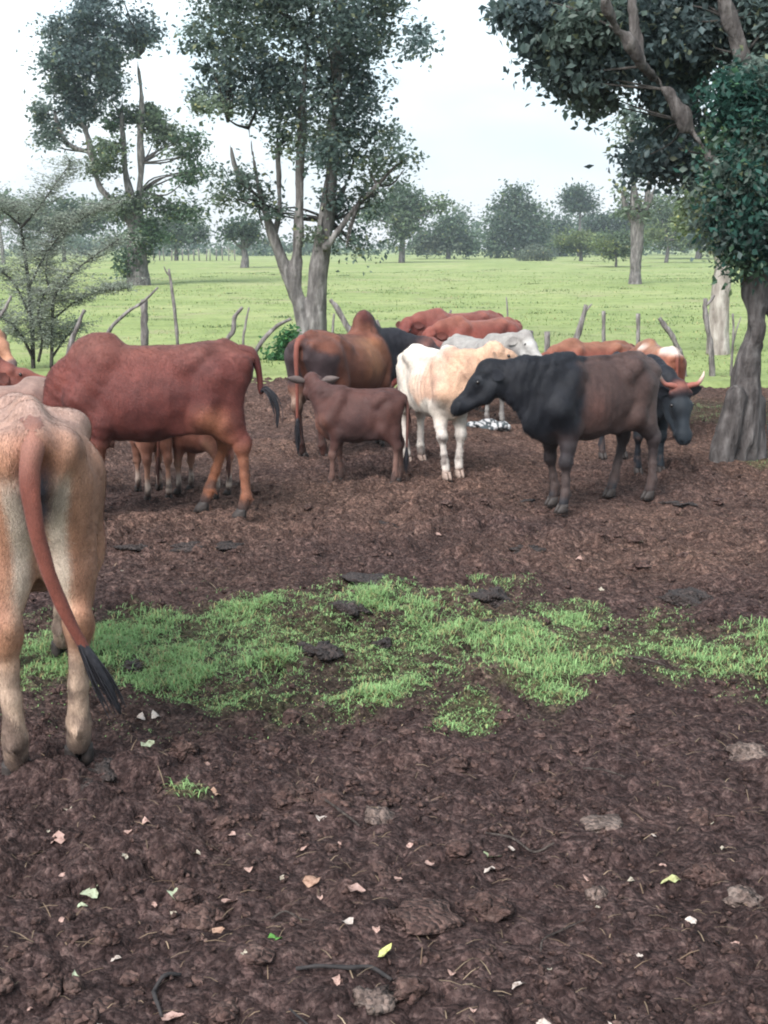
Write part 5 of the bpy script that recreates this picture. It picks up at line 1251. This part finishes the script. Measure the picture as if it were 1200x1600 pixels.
def herd():
    RED = lambda a, b, l, k, sock=0.0: (lambda P, H, q, lx: coat_red(P, H, q, lx, a, b, l, k, sock))
    # tan cow seen from behind at the left edge
    p = foot_to_root(80, 1206, 109, -0.60, 0.0, 1.04)
    cow('tan_cow', 'lean tan cow seen from behind at the left edge with long reddish tail', 'cow', p, 109, coat_tan, S=1.04, W=0.84, lean=1.0, slope=0.125, neck=(0.35, -0.4, 0.5), head=(0.2, -1.1), hump=0.35, hair=120000,
        legs=((0.0, 0.0), (0.05, 0), (-0.02, -0.02), (0.05, -0.03)), res=0.0115, udder=0.6, bel=0.03,
        tail=[(-0.72, 0, 1.045), (-0.805, 0.0, 1.02), (-0.85, 0.02, 0.92), (-0.865, 0.01, 0.78), (-0.86, -0.03, 0.62), (-0.86, -0.085, 0.48), (-0.86, -0.125, 0.40)],
        switch=[(-0.862, -0.085, 0.49), (-0.862, -0.115, 0.43), (-0.86, -0.138, 0.38), (-0.86, -0.160, 0.33), (-0.86, -0.185, 0.265)])
    # maroon cow in profile
    p = foot_to_root(380, 803, 181, -0.605 * 0.81 - 0.09, 0.118, 0.96)
    cow('red_cow', 'large maroon-red humped cow in profile, black tail tip flung out', 'cow', p, 181, coat_red, S=0.96, Lx=0.81, W=0.90, neck=(-0.1, -0.92, 0.46), head=(-0.1, -0.75), hump=0.28, bel=0.02, udder=0.7,
        hair=60000, legs=((0.0, 0), (0.06, 0), (-0.09, 0.0), (0.18, 0.0)), res=0.0135,
        tail=[(-0.70, 0, 1.06), (-0.80, 0.0, 1.045), (-0.845, 0.0, 0.95), (-0.86, 0.0, 0.86), (-0.865, 0.01, 0.80), (-0.885, 0.02, 0.805)],
        switch=[(-0.87, 0.02, 0.80), (-0.905, 0.02, 0.82), (-0.96, 0.03, 0.77), (-0.995, 0.03, 0.68), (-0.99, 0.03, 0.57)])
    # calves behind her
    p = foot_to_root(240, 768, 110, -0.60 * 0.62, 0.05, 0.60)
    cow('red_calf', 'reddish calf mostly hidden behind the maroon cow, left pair of legs under her belly', 'calf', p, 110, RED((0.30, 0.13, 0.085), (0.22, 0.09, 0.06), (0.42, 0.23, 0.16), 21, 0.7), S=0.60, Lx=0.62, W=0.85,
        hump=0.3, neck=(0, 0.1, 0.45), head=(0.3, -0.4), dewlap=0.4, hairmat=M_HAIRR, res=0.016, ears=(0.2, 0.06))
    p = foot_to_root(353, 768, 150, -0.60 * 0.62, 0.0, 0.58)
    cow('red_calf', 'pale-socked calf hidden behind the hind legs of the maroon cow', 'calf', p, 150, RED((0.25, 0.10, 0.07), (0.18, 0.07, 0.05), (0.40, 0.24, 0.17), 22, 0.8), S=0.56, Lx=0.55, W=0.85,
        hump=0.3, neck=(0, 0.0, 0.42), head=(0.1, -0.2), dewlap=0.4, hairmat=M_HAIRR, res=0.016)
    # brown bull from behind, heading away to the right
    p = foot_to_root(488, 714, 62, -0.60 * 0.95, 0.0, 0.90)
    cow('brown_bull', 'stout brown bull with black neck, dark rump and tall hump behind the calf', 'bull', p, 62, coat_bull, S=0.90, Lx=0.95, W=1.12, hump=1.35, slope=0.06, neck=(-1.05, 0.10, 0.56), head=(-1.35, -0.55), dewlap=1.3, nt=1.4, hair=45000, legs=((0.02, 0), (0, 0), (0, -0.02), (0.04, -0.02)), res=0.0145,
        tail=[(-0.74, 0, 1.045), (-0.815, 0, 1.02), (-0.85, 0, 0.92), (-0.845, 0.0, 0.66), (-0.83, 0.01, 0.36)])
    # brown calf in profile facing left, head turned away
    p = foot_to_root(614, 751, 180, -0.60 * 0.66, 0.08, 0.605)
    cow('brown_calf', 'small dark brown calf standing side-on in the middle, head turned away', 'calf', p, 180, coat_calf, S=0.605, Lx=0.66, W=0.78, lean=0.3, hump=0.15, nt=0.72, neck=(-0.7, 0.9, 0.38), head=(-1.55, -0.25), dewlap=0.45, headS=1.05,
        hair=32000, legs=((0.03, 0), (-0.08, 0), (0.0, 0), (-0.08, 0)), ears=(0.22, 0.06), ear_droop=-0.25, res=0.0125,
        tail=[(-0.72, 0, 1.04), (-0.80, 0, 1.02), (-0.85, 0.02, 0.9), (-0.85, 0.03, 0.65), (-0.84, 0.03, 0.42)])
    # cream heifer coming towards us, looking right
    p = foot_to_root(704, 744, -68, 0.445 * 0.82, 0.0, 0.79)
    cow('cream_heifer', 'bony cream heifer with tan shoulder and neck, muzzle behind black cow head', 'heifer', p, -68, coat_white, S=0.79, Lx=0.82, W=0.76, lean=1.0, hump=0.3, neck=(1.0, 0.58, 0.42), head=(1.4, -0.30), dewlap=0.45, nt=0.62,
        hair=40000, legs=((0.02, -0.05), (0.08, -0.04), (0, -0.03), (0.06, -0.03)), res=0.0125, hairmat=M_HAIRR, headS=0.92, ears=(0.16, 0.05), hoofmat=M_HOOFP)
    # grey heifer behind her, looking at us
    cow('grey_heifer', 'pale grey heifer behind the cream one, face turned to the camera', 'heifer', (0.90, 11.6), -55, coat_grey, S=0.735, Lx=0.78, W=1.1, hump=0.3, neck=(0.45, 0.58, 0.44), head=(0.05, -0.62), dewlap=0.5, res=0.016, ear_droop=0.5)
    # red cattle at the fence
    cow('red_cow', 'big rust-red cow at the fence above the grey heifer, rump to the right', 'cow', (1.02, 13.45), 212, RED((0.19, 0.052, 0.036), (0.145, 0.036, 0.028), (0.3, 0.13, 0.08), 23), S=0.78, Lx=0.92, W=1.05, hump=0.25, neck=(0.1, 0.02, 0.40), head=(0.55, -0.75), res=0.017)
    cow('red_cow', 'red cow furthest back at the fence, only head and back line showing', 'cow', (0.86, 14.35), 208, RED((0.165, 0.042, 0.032), (0.125, 0.032, 0.026), (0.3, 0.13, 0.08), 24), S=0.79, Lx=0.95, W=1.0, hump=0.3, neck=(0.0, 0.10, 0.42), head=(0.6, -0.75), res=0.018)
    cow('red_calf', 'low red back showing between the bull head and grey heifer', 'calf', (0.66, 12.4), 200, RED((0.165, 0.042, 0.032), (0.12, 0.032, 0.027), (0.3, 0.13, 0.08), 25), S=0.68, Lx=0.85, W=1.0, hump=0.2, neck=(0.1, -0.3, 0.45), head=(0.2, -0.9), res=0.018)
    # black and brown cow in profile
    p = foot_to_root(880, 792, 214, 0.445 * 0.8, 0.118, 0.855)
    cow('black_cow', 'black-fronted brown-sided cow in profile nosing left, at centre right', 'cow', p, 214, coat_black_brown, S=0.855, Lx=0.80, W=0.77, lean=0.10, hump=0.18, neck=(-0.60, 0.24, 0.50), head=(-0.60, -0.72), dewlap=1.15, headS=0.88, nt=1.0,
        hair=60000, legs=((0.0, 0), (-0.12, 0), (-0.06, 0), (0.12, 0)), res=0.0125, ears=(0.17, 0.05), ear_droop=0.5, ear_yaw=0.2)
    # horned black cow facing us
    p = foot_to_root(1014, 738, -78, 0.445 * 0.9, 0.0, 0.73)
    cow('horned_black_cow', 'black cow with short red-brown horns facing the camera, head lowered', 'cow', p, -78, coat_black, S=0.73, Lx=0.9, W=0.9, hump=0.3, neck=(0.22, -0.14, 0.44), head=(-0.02, -1.08), dewlap=0.8, headS=1.15,
        horns=[(0.015, 0.02, 0.012), (0.0, 0.09, 0.022), (-0.01, 0.145, 0.03), (-0.06, 0.185, 0.055), (-0.10, 0.195, 0.075)], horncol=((0.24, 0.085, 0.065), (0.55, 0.42, 0.36), (0.10, 0.08, 0.07)), ears=(0.17, 0.045), ear_droop=0.25, res=0.012, hair=26000)
    # behind the black cow
    cow('rust_cow', 'rust-coloured cow whose bony back shows above the black cow', 'cow', (2.02, 11.9), 200, RED((0.24, 0.080, 0.050), (0.175, 0.053, 0.038), (0.36, 0.2, 0.13), 26), S=0.68, Lx=0.85, W=0.95, lean=1.0, hump=0.4, neck=(0.2, -0.1, 0.42), head=(0.6, -0.7), res=0.017)
    cow('rust_calf', 'rust and white calf whose back and pale legs show behind horned cow', 'calf', (2.44, 10.9), 100, coat_redwhite, S=0.70, Lx=0.75, W=0.85, hump=0.3, neck=(0, 0.0, 0.42), head=(0.1, -0.5), res=0.017)
    # at the left edge
    cow('fawn_cow', 'fawn cow at the far left edge with dark ear hanging beside cheek', 'cow', (-4.12, 11.9), -50, coat_fawn, S=0.84, Lx=0.9, W=1.0, hump=0.3, neck=(0.2, 0.12, 0.45), head=(0.3, -0.75), res=0.017)
    cow('red_heifer', 'red heifer lowering her head behind the maroon cow at left', 'heifer', (-3.72, 9.9), 4, RED((0.20, 0.065, 0.046), (0.15, 0.047, 0.036), (0.3, 0.13, 0.08), 27), S=0.82, Lx=0.85, W=1.0, hump=0.3, neck=(0.0, -0.42, 0.42), head=(0.0, -0.15), res=0.017, ears=(0.2, 0.065))
    cow('dun_calf', 'dun calf back showing above the tan cow at left edge', 'calf', (-2.52, 8.0), 15, coat_dun, S=0.70, Lx=0.8, W=1.0, hump=0.3, neck=(0.0, -0.2, 0.42), head=(0.0, -0.9), res=0.017)
herd()

# ------------------------------------------------------------------ what lies on the yard
M_CLOD = soil('clod_soil', [(0.3, (0.040, 0.023, 0.021)), (0.55, (0.080, 0.050, 0.044)), (0.8, (0.15, 0.105, 0.090))])
M_PALE = soil('clod_dry', [(0.3, (0.075, 0.052, 0.047)), (0.55, (0.135, 0.102, 0.09)), (0.8, (0.22, 0.18, 0.16))])
M_DUNG = soil('dung_wet', [(0.3, (0.018, 0.013, 0.012)), (0.6, (0.040, 0.029, 0.027)), (0.8, (0.09, 0.066, 0.060))], 0.6, 0.3)
M_TWIG = bark('twig_bark', (0.03, 0.024, 0.022), (0.075, 0.06, 0.055), (0.15, 0.125, 0.11), 30)
M_DEAD = leaf_material('fallen_leaf', (1, 1, 1), trans=0.12, rough=0.7, spots=True)
rngG = np.random.default_rng(77)

def lump_mesh(seed, flat, rough=0.28, n1=16, n2=24):
    V = [(0, 0, 1)]; F = []
    for i in range(1, n1):
        a = math.pi * i / n1
        for j in range(n2): b = 2 * math.pi * (j + 0.5 * (i % 2)) / n2; V.append((math.sin(a) * math.cos(b), math.sin(a) * math.sin(b), math.cos(a)))
    V.append((0, 0, -1)); V = np.array(V, float)
    for j in range(n2):
        k = (j + 1) % n2; F.append((0, 1 + j, 1 + k)); F.append((len(V) - 1, 1 + (n1 - 2) * n2 + k, 1 + (n1 - 2) * n2 + j))
        for i in range(n1 - 2): F.append((1 + i * n2 + j, 1 + (i + 1) * n2 + j, 1 + (i + 1) * n2 + k, 1 + i * n2 + k))
    r = 1 + rough * fbm3(V, 1.6, seed, 2) * 1.3 + 0.35 * rough * np.abs(fbm3(V, 4.5, seed + 3, 2)) + 0.12 * noise3(V[:, 0] * 11, V[:, 1] * 11, V[:, 2] * 11, seed)
    V = V * r[:, None]; V[:, 2] *= flat
    return V, F
LUMPS = {}
def lump(name, label, cat, px, py, wpx, mat, flat, group=None, seed=None):
    g = gp(px, py); wd = wpx * 0.50 * mpp(py, g.y); sd_ = (seed if seed is not None else int(px)) % 5; key = (mat.name, flat, sd_)
    if key not in LUMPS:
        V, F = lump_mesh(sd_ * 7 + 3, flat, 0.55 if mat is M_DUNG else 0.30 if flat < 0.3 else 0.42); o = mesh_obj(name, V, F, mat); LUMPS[key] = o
    else: o = inst(LUMPS[key], name)
    o.location = (g.x, g.y, gz(g.x, g.y) + wd * flat * 0.12); o.rotation_euler = (rngG.uniform(-0.15, 0.15), rngG.uniform(-0.15, 0.15), rngG.uniform(0, 6.28)); o.scale = (wd, wd * rngG.uniform(0.7, 1.0), wd * rngG.uniform(0.85, 1.15))
    return tag(o, label, cat, group)
DG = 'dung pats on the yard'; CG = 'larger soil clods on the yard'
for l, px, py, w_, fl in [('large dark dung heap beside the tan cow hind hooves', 160, 1208, 92, 0.42), ('dark dung pat in the middle of the grass strip', 497, 1020, 62, 0.36), ('small dung crumb on the grass right of the middle pat', 600, 1000, 30, 0.4),
                          ('rounded dung heap at the top edge of the grass strip', 770, 936, 56, 0.42), ('black dung heap on bare dirt at right above grass', 1078, 926, 62, 0.42), ('dung pat at grass edge below the brown calf', 548, 962, 46, 0.3),
                          ('flat bluish dung pat behind the tan cow flank', 212, 851, 60, 0.16), ('flat bluish dung pat below the maroon cow hind legs', 290, 851, 46, 0.16), ('wide flat dung pat below the maroon cow near hoof', 342, 846, 58, 0.16),
                          ('dung pat on dirt straight below the brown calf', 600, 806, 40, 0.25), ('dark dung pat below the black cow muzzle', 820, 852, 46, 0.28), ('flat dung pat behind the black cow hind hooves', 1058, 777, 46, 0.14),
                          ('small dark dung pat under the black cow chest', 824, 770, 30, 0.16), ('dung crumb at right end of the grass strip', 770, 966, 26, 0.4), ('dark dung at the near edge of the grass by the tail', 205, 1030, 40, 0.3), ('low dung smear at the upper grass edge', 590, 908, 80, 0.12)]:
    lump('dung_pat', l, 'dung', px, py, w_, M_DUNG, fl, DG)
for l, px, py, w_, m, fl in [('wide crusted clod left of the long bent twig', 455, 1232, 78, M_CLOD, 0.42), ('crusted clod under the long bent twig', 520, 1236, 74, M_CLOD, 0.42), ('grey clod right of the long bent twig', 592, 1258, 58, M_PALE, 0.5),
                             ('rounded brown clod behind the tan cow right hoof', 292, 1178, 44, M_CLOD, 0.6), ('upright clod between pale leaves at lower left', 318, 1412, 52, M_CLOD, 0.6), ('biggest brown clod, right of centre in the foreground', 772, 1402, 72, M_CLOD, 0.6),
                             ('flat pale grey slab of dried mud at right', 938, 1266, 70, M_PALE, 0.2), ('small round grey clod below the pale slab', 931, 1375, 34, M_PALE, 0.7), ('brown clod above the pale slab', 862, 1220, 42, M_CLOD, 0.55),
                             ('dark jagged clod near the right edge', 1165, 1385, 56, M_PALE, 0.6), ('broad low clod left of the jagged one', 1100, 1345, 66, M_CLOD, 0.45), ('brown clod low down near the right edge', 1080, 1482, 36, M_CLOD, 0.6),
                             ('pale flat clod at the bottom centre', 582, 1552, 66, M_PALE, 0.4), ('brown clod right of the pale bottom clod', 645, 1540, 56, M_CLOD, 0.5), ('dry pale clod at the right edge below grass', 1165, 1174, 62, M_PALE, 0.4),
                             ('grey lump cut by the bottom edge left of centre', 395, 1592, 52, M_PALE, 0.5), ('dark lump beside the small grass tuft', 355, 1284, 40, M_CLOD, 0.5), ('clod above the big white-tipped leaf', 718, 1312, 40, M_CLOD, 0.5), ('low clod at bottom left corner', 75, 1520, 52, M_CLOD, 0.5),
                             ('broken low crust at the lower centre', 668, 1420, 96, M_CLOD, 0.22), ('broken crust at the left edge in the foreground', 35, 1395, 46, M_CLOD, 0.45), ('crumbly clod in the bottom right corner', 1180, 1560, 50, M_CLOD, 0.45)]:
    lump('soil_clod', l, 'clod', px, py, w_, m, fl, CG)
def crumbs():
    rng = np.random.default_rng(12); n = 26000
    y = 2.0 * (13 / 2.0) ** rng.uniform(0, 1, n); x = rng.uniform(-1, 1, n) * (0.40 * y + 0.4)
    k = (rng.uniform(0, 1, n) < 0.35 + 0.6 * np.clip(fbm2(x * 2.3, y * 2.3, 66, 3), -0.4, 1)) & (patch(x, y) < 0.5); x, y = x[k], y[k]; n = len(x)
    r = (0.0025 + 0.013 * rng.uniform(0, 1, n) ** 3.6) * np.clip(y / 3.0, 0.8, 1.9) ** 0.6
    base = np.array([(1, 0, 0), (-1, 0, 0), (0, 1, 0), (0, -1, 0), (0, 0, 1), (0, 0, -1)], float)
    tri = np.array([(0, 2, 4), (2, 1, 4), (1, 3, 4), (3, 0, 4), (2, 0, 5), (1, 2, 5), (3, 1, 5), (0, 3, 5)])
    j = base[None] * rng.uniform(0.4, 1.4, (n, 6, 1)) + rng.normal(0, 0.28, (n, 6, 3)); az = rng.uniform(0, 6.28, n)
    c, s_ = np.cos(az)[:, None], np.sin(az)[:, None]
    q = np.stack([j[..., 0] * c - j[..., 1] * s_, j[..., 0] * s_ + j[..., 1] * c, j[..., 2] * 0.75], -1) * r[:, None, None]
    P = np.stack([x, y, gh(x, y) + r * 0.3], 1)
    V = (q + P[:, None]).reshape(-1, 3); F = (np.arange(n)[:, None, None] * 6 + tri[None]).reshape(-1, 3)
    tag(mesh_obj('soil_crumbs', V, F, M_CLOD, None, False), 'loose crumbs of broken soil all over the yard', 'soil', kind='stuff')
crumbs()
def broken_clods():
    rng = np.random.default_rng(19); base = [lump_mesh(k * 5 + 1, 0.62, 0.42, 6, 9) for k in range(6)]; VV, FF, off = [], [], 0
    n = 620; y = 2.1 * (8.5 / 2.1) ** rng.uniform(0, 1, n); x = rng.uniform(-1, 1, n) * (0.40 * y + 0.3)
    k = (fbm2(x * 1.6, y * 1.6, 83, 2) + rng.uniform(-0.6, 0.6, n) > -0.1) & (patch(x, y) < 0.4)
    for a, b in zip(x[k], y[k]):
        V, F = base[rng.integers(0, 6)]; r = 0.010 + 0.030 * rng.random() ** 2.2; az = rng.uniform(0, 6.28); c, s_ = math.cos(az), math.sin(az)
        q = V * np.array([r * rng.uniform(0.8, 1.5), r, r * rng.uniform(0.7, 1.2)]); q = np.stack([q[:, 0] * c - q[:, 1] * s_, q[:, 0] * s_ + q[:, 1] * c, q[:, 2]], 1)
        VV.append(q + np.array([a, b, gz(a, b) + 0.1 * r])); FF += [tuple(i + off for i in f) for f in F]; off += len(V)
    tag(mesh_obj('broken_clods', np.concatenate(VV), FF, M_CLOD, None, False), 'fist-sized and smaller broken clods strewn over the foreground dirt', 'soil', kind='stuff')
broken_clods()

def straw():
    rng = np.random.default_rng(14); n = 1500; y = 2.1 * (9 / 2.1) ** rng.uniform(0, 1, n); x = rng.uniform(-1, 1, n) * (0.38 * y + 0.3)
    az = rng.uniform(0, 6.28, n); l = rng.uniform(0.012, 0.06, n); d = np.stack([np.cos(az), np.sin(az), rng.uniform(-0.1, 0.15, n)], 1); sd2 = np.stack([-np.sin(az), np.cos(az), 0 * az], 1) * rng.uniform(0.0006, 0.0016, n)[:, None]
    P = np.stack([x, y, gh(x, y) + 0.004], 1); Q = P + d * l[:, None]; Q[:, 2] = np.maximum(Q[:, 2], gh(Q[:, 0], Q[:, 1]) + 0.003); Md = (P + Q) / 2 + np.array([0, 0, 0.004])
    V = np.stack([P - sd2, P + sd2, Md + sd2, Md - sd2, Q + sd2 * 0.5, Q - sd2 * 0.5], 1).reshape(-1, 3); b = np.arange(n)[:, None] * 6
    F = np.concatenate([b + np.array([0, 1, 2, 3]), b + np.array([3, 2, 4, 5])])
    C = np.array((0.26, 0.20, 0.14)) * rng.uniform(0.4, 1.3, (n, 1))
    tag(mesh_obj('straw_litter', V, F, M_DEAD, None, False, np.repeat(C, 6, axis=0)), 'fine bits of dry straw and rootlets littering the dirt', 'straw', kind='stuff')
straw()

# fallen leaves
C_PALE = (0.38, 0.36, 0.30); C_PINK = (0.40, 0.28, 0.25); C_TAN = (0.36, 0.24, 0.18); C_GREEN = (0.13, 0.36, 0.08); C_YEL = (0.50, 0.56, 0.22); C_WHITE = (0.50, 0.46, 0.43); C_LG = (0.36, 0.43, 0.31)
LEAFS = {}
def fallen(label, px, py, lpx, colr, aspect=0.32, rot=None, group='leaves fallen on the yard'):
    key = (colr, round(aspect, 1), int(px) % 3)
    if key not in LEAFS: LEAFS[key] = o = leaf_mesh('fallen_leaf', 1.0, aspect * 1.0, colr, curl=[0.5, -0.6, 1.0][int(px) % 3], mat=M_DEAD, ragged=0.45)
    else: o = inst(LEAFS[key], 'fallen_leaf')
    g = gp(px, py); l = lpx * mpp(py, g.y) * 0.98; a = rngG.uniform(0, 6.28) if rot is None else rot
    o.location = (g.x - 0.5 * l * -math.sin(a), g.y - 0.5 * l * math.cos(a), gz(g.x, g.y) + 0.004 + 0.03 * l); o.scale = (l, l, l); o.rotation_euler = (rngG.uniform(-0.25, 0.25), rngG.uniform(-0.35, 0.35), a)
    return tag(o, label, 'leaf', group)
for l, px, py, ln, c_, asp in [('broad pale green leaf on dirt at lower left', 141, 1382, 36, C_LG, 0.42), ('pale green leaf lying flat right of the broad one', 272, 1387, 38, C_LG, 0.28), ('pink dry leaf right of the pale green pair', 358, 1392, 32, C_PINK, 0.36),
                               ('small pale chip below the broad pale green leaf', 125, 1406, 22, C_LG, 0.25), ('curled pink leaf near the left edge', 90, 1303, 34, C_PINK, 0.42), ('pinkish brown leaf by the tan cow hoof', 327, 1194, 36, C_PINK, 0.4),
                               ('pale green leaf behind the tan cow', 232, 1179, 26, C_LG, 0.5), ('tan leaf under the small grass tuft', 336, 1237, 24, C_TAN, 0.4), ('white leaf below the bent twig', 500, 1266, 22, C_WHITE, 0.42), ('broad tan leaf at lower centre', 489, 1360, 34, C_TAN, 0.45),
                               ('broad pinkish leaf right of the tan one', 553, 1386, 36, C_PINK, 0.45), ('white leaf left of the black stick', 542, 1433, 26, C_WHITE, 0.36), ('bright green leaf at the lower left of centre', 431, 1452, 40, C_GREEN, 0.26), ('yellow-green leaf at the end of black stick', 604, 1479, 34, C_YEL, 0.34),
                               ('large olive leaf at right of centre', 774, 1316, 50, (0.30, 0.38, 0.24), 0.36), ('white folded leaf just below the large olive leaf', 768, 1340, 28, C_WHITE, 0.3), ('small white leaf beside the large olive leaf', 799, 1306, 18, C_WHITE, 0.4), ('yellow-green leaf at the right', 1050, 1354, 34, (0.40, 0.44, 0.22), 0.3),
                               ('squarish white leaf low down on the right', 1080, 1418, 24, C_WHITE, 0.5), ('white leaf at bottom right of centre', 813, 1531, 30, C_WHITE, 0.36), ('white leaf touching the bottom edge', 848, 1590, 40, C_WHITE, 0.25), ('pale tan leaf beside the upright clod', 340, 1443, 24, C_TAN, 0.45),
                               ('pale leaf stuck against the upright clod', 314, 1418, 26, C_PINK, 0.4), ('pink leaf at the bottom left by the stick', 268, 1566, 40, C_PINK, 0.35), ('cream leaf at the bottom centre left', 527, 1516, 30, C_PINK, 0.3), ('small white leaf in the lower left corner', 115, 1497, 28, C_LG, 0.2)]:
    fallen(l, px, py, ln, c_, asp)
SML = 'small pale dry leaf scrap scattered on the bare dirt'
for px, py in [(107, 1262), (201, 1308), (475, 1317), (389, 1341), (500, 1377), (240, 1397), (270, 1406), (45, 1544), (640, 1307), (622, 1350), (920, 1350), (987, 1360), (1023, 1282), (934, 1406), (707, 1506), (955, 1578), (1111, 1263), (1038, 1336), (95, 1423), (155, 1585), (632, 1591), (195, 1363), (97, 1368),
               (218, 1112), (245, 1110), (685, 828), (604, 776), (640, 742), (628, 725), (760, 735), (1088, 708), (700, 870), (330, 775), (75, 1290), (190, 885), (470, 870), (905, 868), (1000, 840), (940, 905), (520, 880), (360, 1300), (440, 1350), (230, 1290), (670, 1340), (860, 1500), (1130, 1300), (1000, 1480), (740, 1570), (380, 1490), (180, 1470), (590, 1440), (305, 1330), (530, 1300), (1150, 1450), (1120, 1590)]:
    fallen(SML, px, py, rngG.uniform(12, 20) if py > 1000 else rngG.uniform(9, 13), [C_PINK, C_WHITE, C_PALE, C_PINK][rngG.integers(0, 4)], [0.3, 0.4, 0.5][rngG.integers(0, 3)], None, 'leaf scraps scattered on the dirt')

def twig(label, pts, mat=None, name='twig'):
    g0 = [gp(a, b) for a, b, w_ in pts]; c = g0[len(g0) // 2]; root = np.array((c.x, c.y, gz(c.x, c.y)))
    P = catmull([np.array((g.x, g.y, gz(g.x, g.y) + 0.010 + 0.008 * (i % 2))) - root for i, g in enumerate(g0)], 5)
    rr = np.interp(np.linspace(0, 1, len(P)), np.linspace(0, 1, len(pts)), [w_ * 0.5 * mpp(b, gp(a, b).y) for a, b, w_ in pts])
    mb = MB(); mb.add(*tube(P, rr, 6, 0.3, int(pts[0][0]))); o = mb.build(name, mat or M_TWIG); o.location = root
    return tag(o, label, 'twig', 'twigs lying on the yard')
M_BLACKW = simple('charred_wood', [(0.3, (0.012, 0.011, 0.012)), (0.7, (0.035, 0.03, 0.03))], scale=30, rough=0.8)
twig('black stick lying across the lower centre', [(462, 1504, 6), (500, 1502, 7), (545, 1504, 8), (580, 1500, 8), (612, 1512, 6)], M_BLACKW)
twig('short black bent stick at lower left', [(282, 1508, 6), (258, 1516, 7), (240, 1526, 7), (242, 1548, 7), (252, 1566, 5)], M_BLACKW)
twig('thin brown twig pointing at the large olive leaf', [(758, 1289, 3), (800, 1298, 4), (835, 1310, 4), (866, 1313, 3)])
twig('long bent twig lying over the crusted clods', [(478, 1232, 3), (505, 1240, 4), (535, 1262, 4), (562, 1274, 3)])
twig('thin curved twig at lower right', [(845, 1468, 3), (850, 1450, 3), (878, 1438, 3), (914, 1432, 2)])
twig('pale forked-looking twig below the small grass tuft', [(424, 1416, 3), (445, 1408, 3), (468, 1412, 3), (482, 1424, 2)])
twig('straw-coloured twig at the right end of the grass', [(978, 1018, 4), (1005, 1026, 4), (1040, 1034, 3)])
twig('thin dark root tip at the bottom left of centre', [(452, 1552, 3), (470, 1575, 4), (495, 1592, 4), (515, 1598, 3)], M_BLACKW)
twig('pale twig near the right edge at the top of the dirt', [(910, 1200, 3), (945, 1203, 3), (978, 1206, 2)])

def sack():
    g = gp(768, 663); root = np.array((g.x, g.y, gz(g.x, g.y))); f = SDF((-0.30, -0.2, -0.06), (0.30, 0.2, 0.2), 0.012)
    rng = np.random.default_rng(5)
    for i in range(9):
        f.ell((rng.uniform(-0.17, 0.17), rng.uniform(-0.07, 0.07), rng.uniform(0.01, 0.055)), (rng.uniform(0.05, 0.09), rng.uniform(0.04, 0.07), rng.uniform(0.025, 0.05)), None, 0.02)
    V, F = f.surface(); u = V[:, 0] * 14 + V[:, 2] * 9 + 0.6 * fbm3(V, 9, 2, 2); v = V[:, 0] * 11 - V[:, 2] * 16 + V[:, 1] * 9 + 0.6 * fbm3(V, 9, 4, 2)
    line = (np.abs((u % 1) - 0.5) > 0.33) | (np.abs((v % 1) - 0.5) > 0.33)
    c = np.where(line[:, None], np.array((0.05, 0.06, 0.065)), np.array((0.46, 0.45, 0.45)))
    o = mesh_obj('patterned_sack', V, F, M_COAT, None, True, c); o.location = root
    tag(o, 'crumpled black and white patterned bundle on dirt under black cow muzzle', 'sack')
sack()

# ------------------------------------------------------------------ haze
def haze():
    m = bpy.data.materials.new('haze_air'); m.use_nodes = True; t = m.node_tree; t.nodes.clear()
    o = t.nodes.new('ShaderNodeOutputMaterial'); p = t.nodes.new('ShaderNodeVolumePrincipled')
    p.inputs['Color'].default_value = (0.82, 0.92, 1.0, 1); p.inputs['Density'].default_value = 0.0006; p.inputs['Anisotropy'].default_value = 0.2
    t.links.new(p.outputs[0], o.inputs['Volume'])
    x0, x1, y0, y1, z0, z1 = -420, 420, -60, 520, -3.0, 30.0
    V = [(x, y, z) for z in (z0, z1) for y in (y0, y1) for x in (x0, x1)]
    F = [(0, 2, 3, 1), (4, 5, 7, 6), (0, 1, 5, 4), (2, 6, 7, 3), (0, 4, 6, 2), (1, 3, 7, 5)]
    ob = mesh_obj('haze', V, F, m, None, False); tag(ob, 'thin bluish evening haze over the pasture', 'haze', kind='stuff')
haze()
